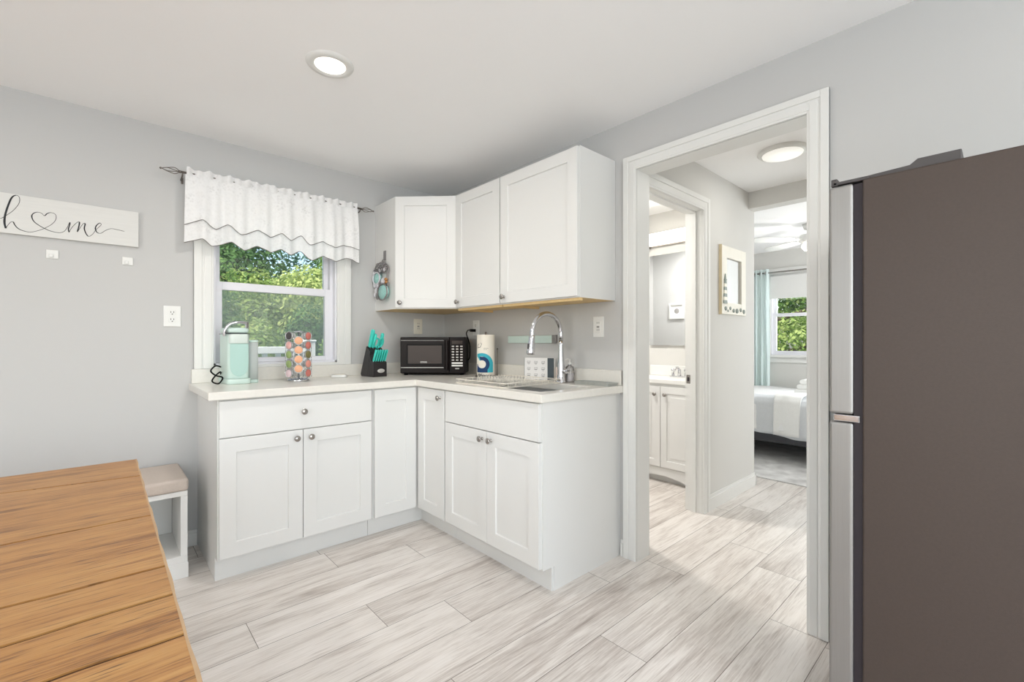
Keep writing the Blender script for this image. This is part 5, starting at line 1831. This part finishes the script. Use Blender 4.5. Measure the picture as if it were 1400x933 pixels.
soft(drape(bY0, bY1 + 0.01, bX1, 0.578, 0.30, 0.0, 2).build('duvet', M['duvet'], bd, True), 0.02)
soft(drape(-2.6, bY1 + 0.02, bX0 + 0.16, 0.598, 0.245, 0.012, 3).build('quilt', M['quilt'], bd, True), 0.012)['label'] = 'pale grey waffle quilt'
th_ = soft(drape(-1.83, -1.60, bX0 + 0.35, 0.612, 0.235, 0.03, 4, 24).build('throw_blanket', M['throw'], None), 0.01)
tag(th_, 'white woven throw hanging over the side of the bed', 'blanket')
tl_lab = ['folded white towel, lowest of the stack on the bed', 'folded white towel in the middle of the bed stack', 'folded white towel on top of the stack on bed']
for i, lab in enumerate(tl_lab):
    z = 0.622 + i * 0.05
    q = 0.02 * i
    t_ = MB()
    t_.prism(rrect(-0.17 + q, 0.0, 0.17 - q, 0.048, 0.022), -0.14 + q, 0.14 - q, axis='y', smooth_=True)
    t2 = t_.build('folded_towel', M['towel'], None, bevel=0.006)
    t2.location = (3.45, -1.79, z)
    t2.rotation_euler = (0, 0, R(90))
    tag(t2, lab, 'towel', 'folded towels on the bed')

cr_ = thing('bedroom_curtain_rod', 'thin metal curtain rod above the bedroom window', 'curtain rod', (4.36, -1.6, 2.075))
MB().tube([(4.36, -0.80, 2.075), (4.36, -2.5, 2.075)], 0.009).build('pole', M['nickel'], cr_, True)
m = MB()
m.box(4.355, -0.815, 2.06, 4.4495, -0.805, 2.09)
m.ball((4.36, -0.79, 2.075), 0.016)
m.build('bracket', M['nickel'], cr_, True)
cu = thing('bedroom_curtain', 'long aqua curtain hanging beside the bedroom window', 'curtain', (4.36, -0.95, 2.1))
vs, fs = [], []
for i in range(91):
    y = -0.83 - 0.205 * i / 90
    for j in range(31):
        t = j / 30
        z = 2.125 - 2.10 * t
        w_ = 0.026 * math.sin((y + 0.83) * 95) * (0.8 + 0.2 * t) + 0.006 * math.sin(y * 60 + z * 3)
        vs.append((4.36 - w_ - 0.0, y - 0.012 * t * math.sin(t * 3), z))
for i in range(90):
    for j in range(30):
        a_ = i * 31 + j
        fs.append((a_, a_ + 31, a_ + 32, a_ + 1))
MB().add(vs, fs, True).build('panel', M['curtain'], cu, True, fix=False)
for q in range(3):
    MB(Matrix.Translation((4.36, -0.862 - q * 0.066, 2.075))).tube([(0.022 * math.cos(t_), 0.004 * math.sin(t_ * 2), 0.022 * math.sin(t_)) for t_ in [2 * math.pi * k_ / 16 for k_ in range(16)]], 0.004, 6, closed=True).build('grommet', M['nickel'], cu, True)
bl = thing('roller_blind', 'white roller blind half lowered over the bedroom window', 'blind', (4.44, -1.6, 2.0))
MB().box(4.405, BWY0 + 0.01, 1.748, 4.408, BWY1 - 0.01, 2.03).build('fabric', M['white_board'], bl, True)
MB().tube([(4.418, BWY0 + 0.01, 2.038), (4.418, BWY1 - 0.01, 2.038)], 0.018, 12).build('roller', M['white_board'], bl, True)
MB().box(4.401, BWY0 + 0.01, 1.735, 4.412, BWY1 - 0.01, 1.75).build('hem_bar', M['white_plastic'], bl, True)

FNX, FNY = 3.2, -1.80
fn = thing('ceiling_fan', 'white ceiling fan with glowing globe in the bedroom', 'ceiling fan', (FNX, FNY, CEIL))
MB().lathe([(0.07, -0.001), (0.06, -0.05), (0.015, -0.065), (0.0125, -0.10), (0.09, -0.11), (0.10, -0.13), (0.10, -0.175), (0.06, -0.19)], 28).build('motor', M['white_plastic'], fn)
for q in range(5):
    a = R(72 * q + 205)
    m = MB(Matrix.Rotation(a, 4, 'Z') @ Matrix.Translation((0, 0, -0.155)) @ Matrix.Rotation(R(11), 4, 'X'))
    m.box(0.08, -0.018, -0.003, 0.2, 0.018, 0.003)
    m.prism([(0.17, -0.05), (0.5, -0.066), (0.56, -0.05), (0.57, 0.0), (0.56, 0.05), (0.5, 0.066), (0.17, 0.05)], -0.004, 0.004)
    m.build('blade', M['white_plastic'], fn, bevel=0.001)
MB().lathe([(0.055, -0.19), (0.075, -0.205), (0.078, -0.235), (0.055, -0.265), (0.0001, -0.275)], 28).build('globe', M['lamp'], fn)
l_ = light('fan_lamp', 'POINT', (0, 0, 0), (0, 0, -1), 8, (1.0, 0.97, 0.93))
l_.data.shadow_soft_size = 0.08
l_.parent = fn
l_.location = (0, 0, -0.37)
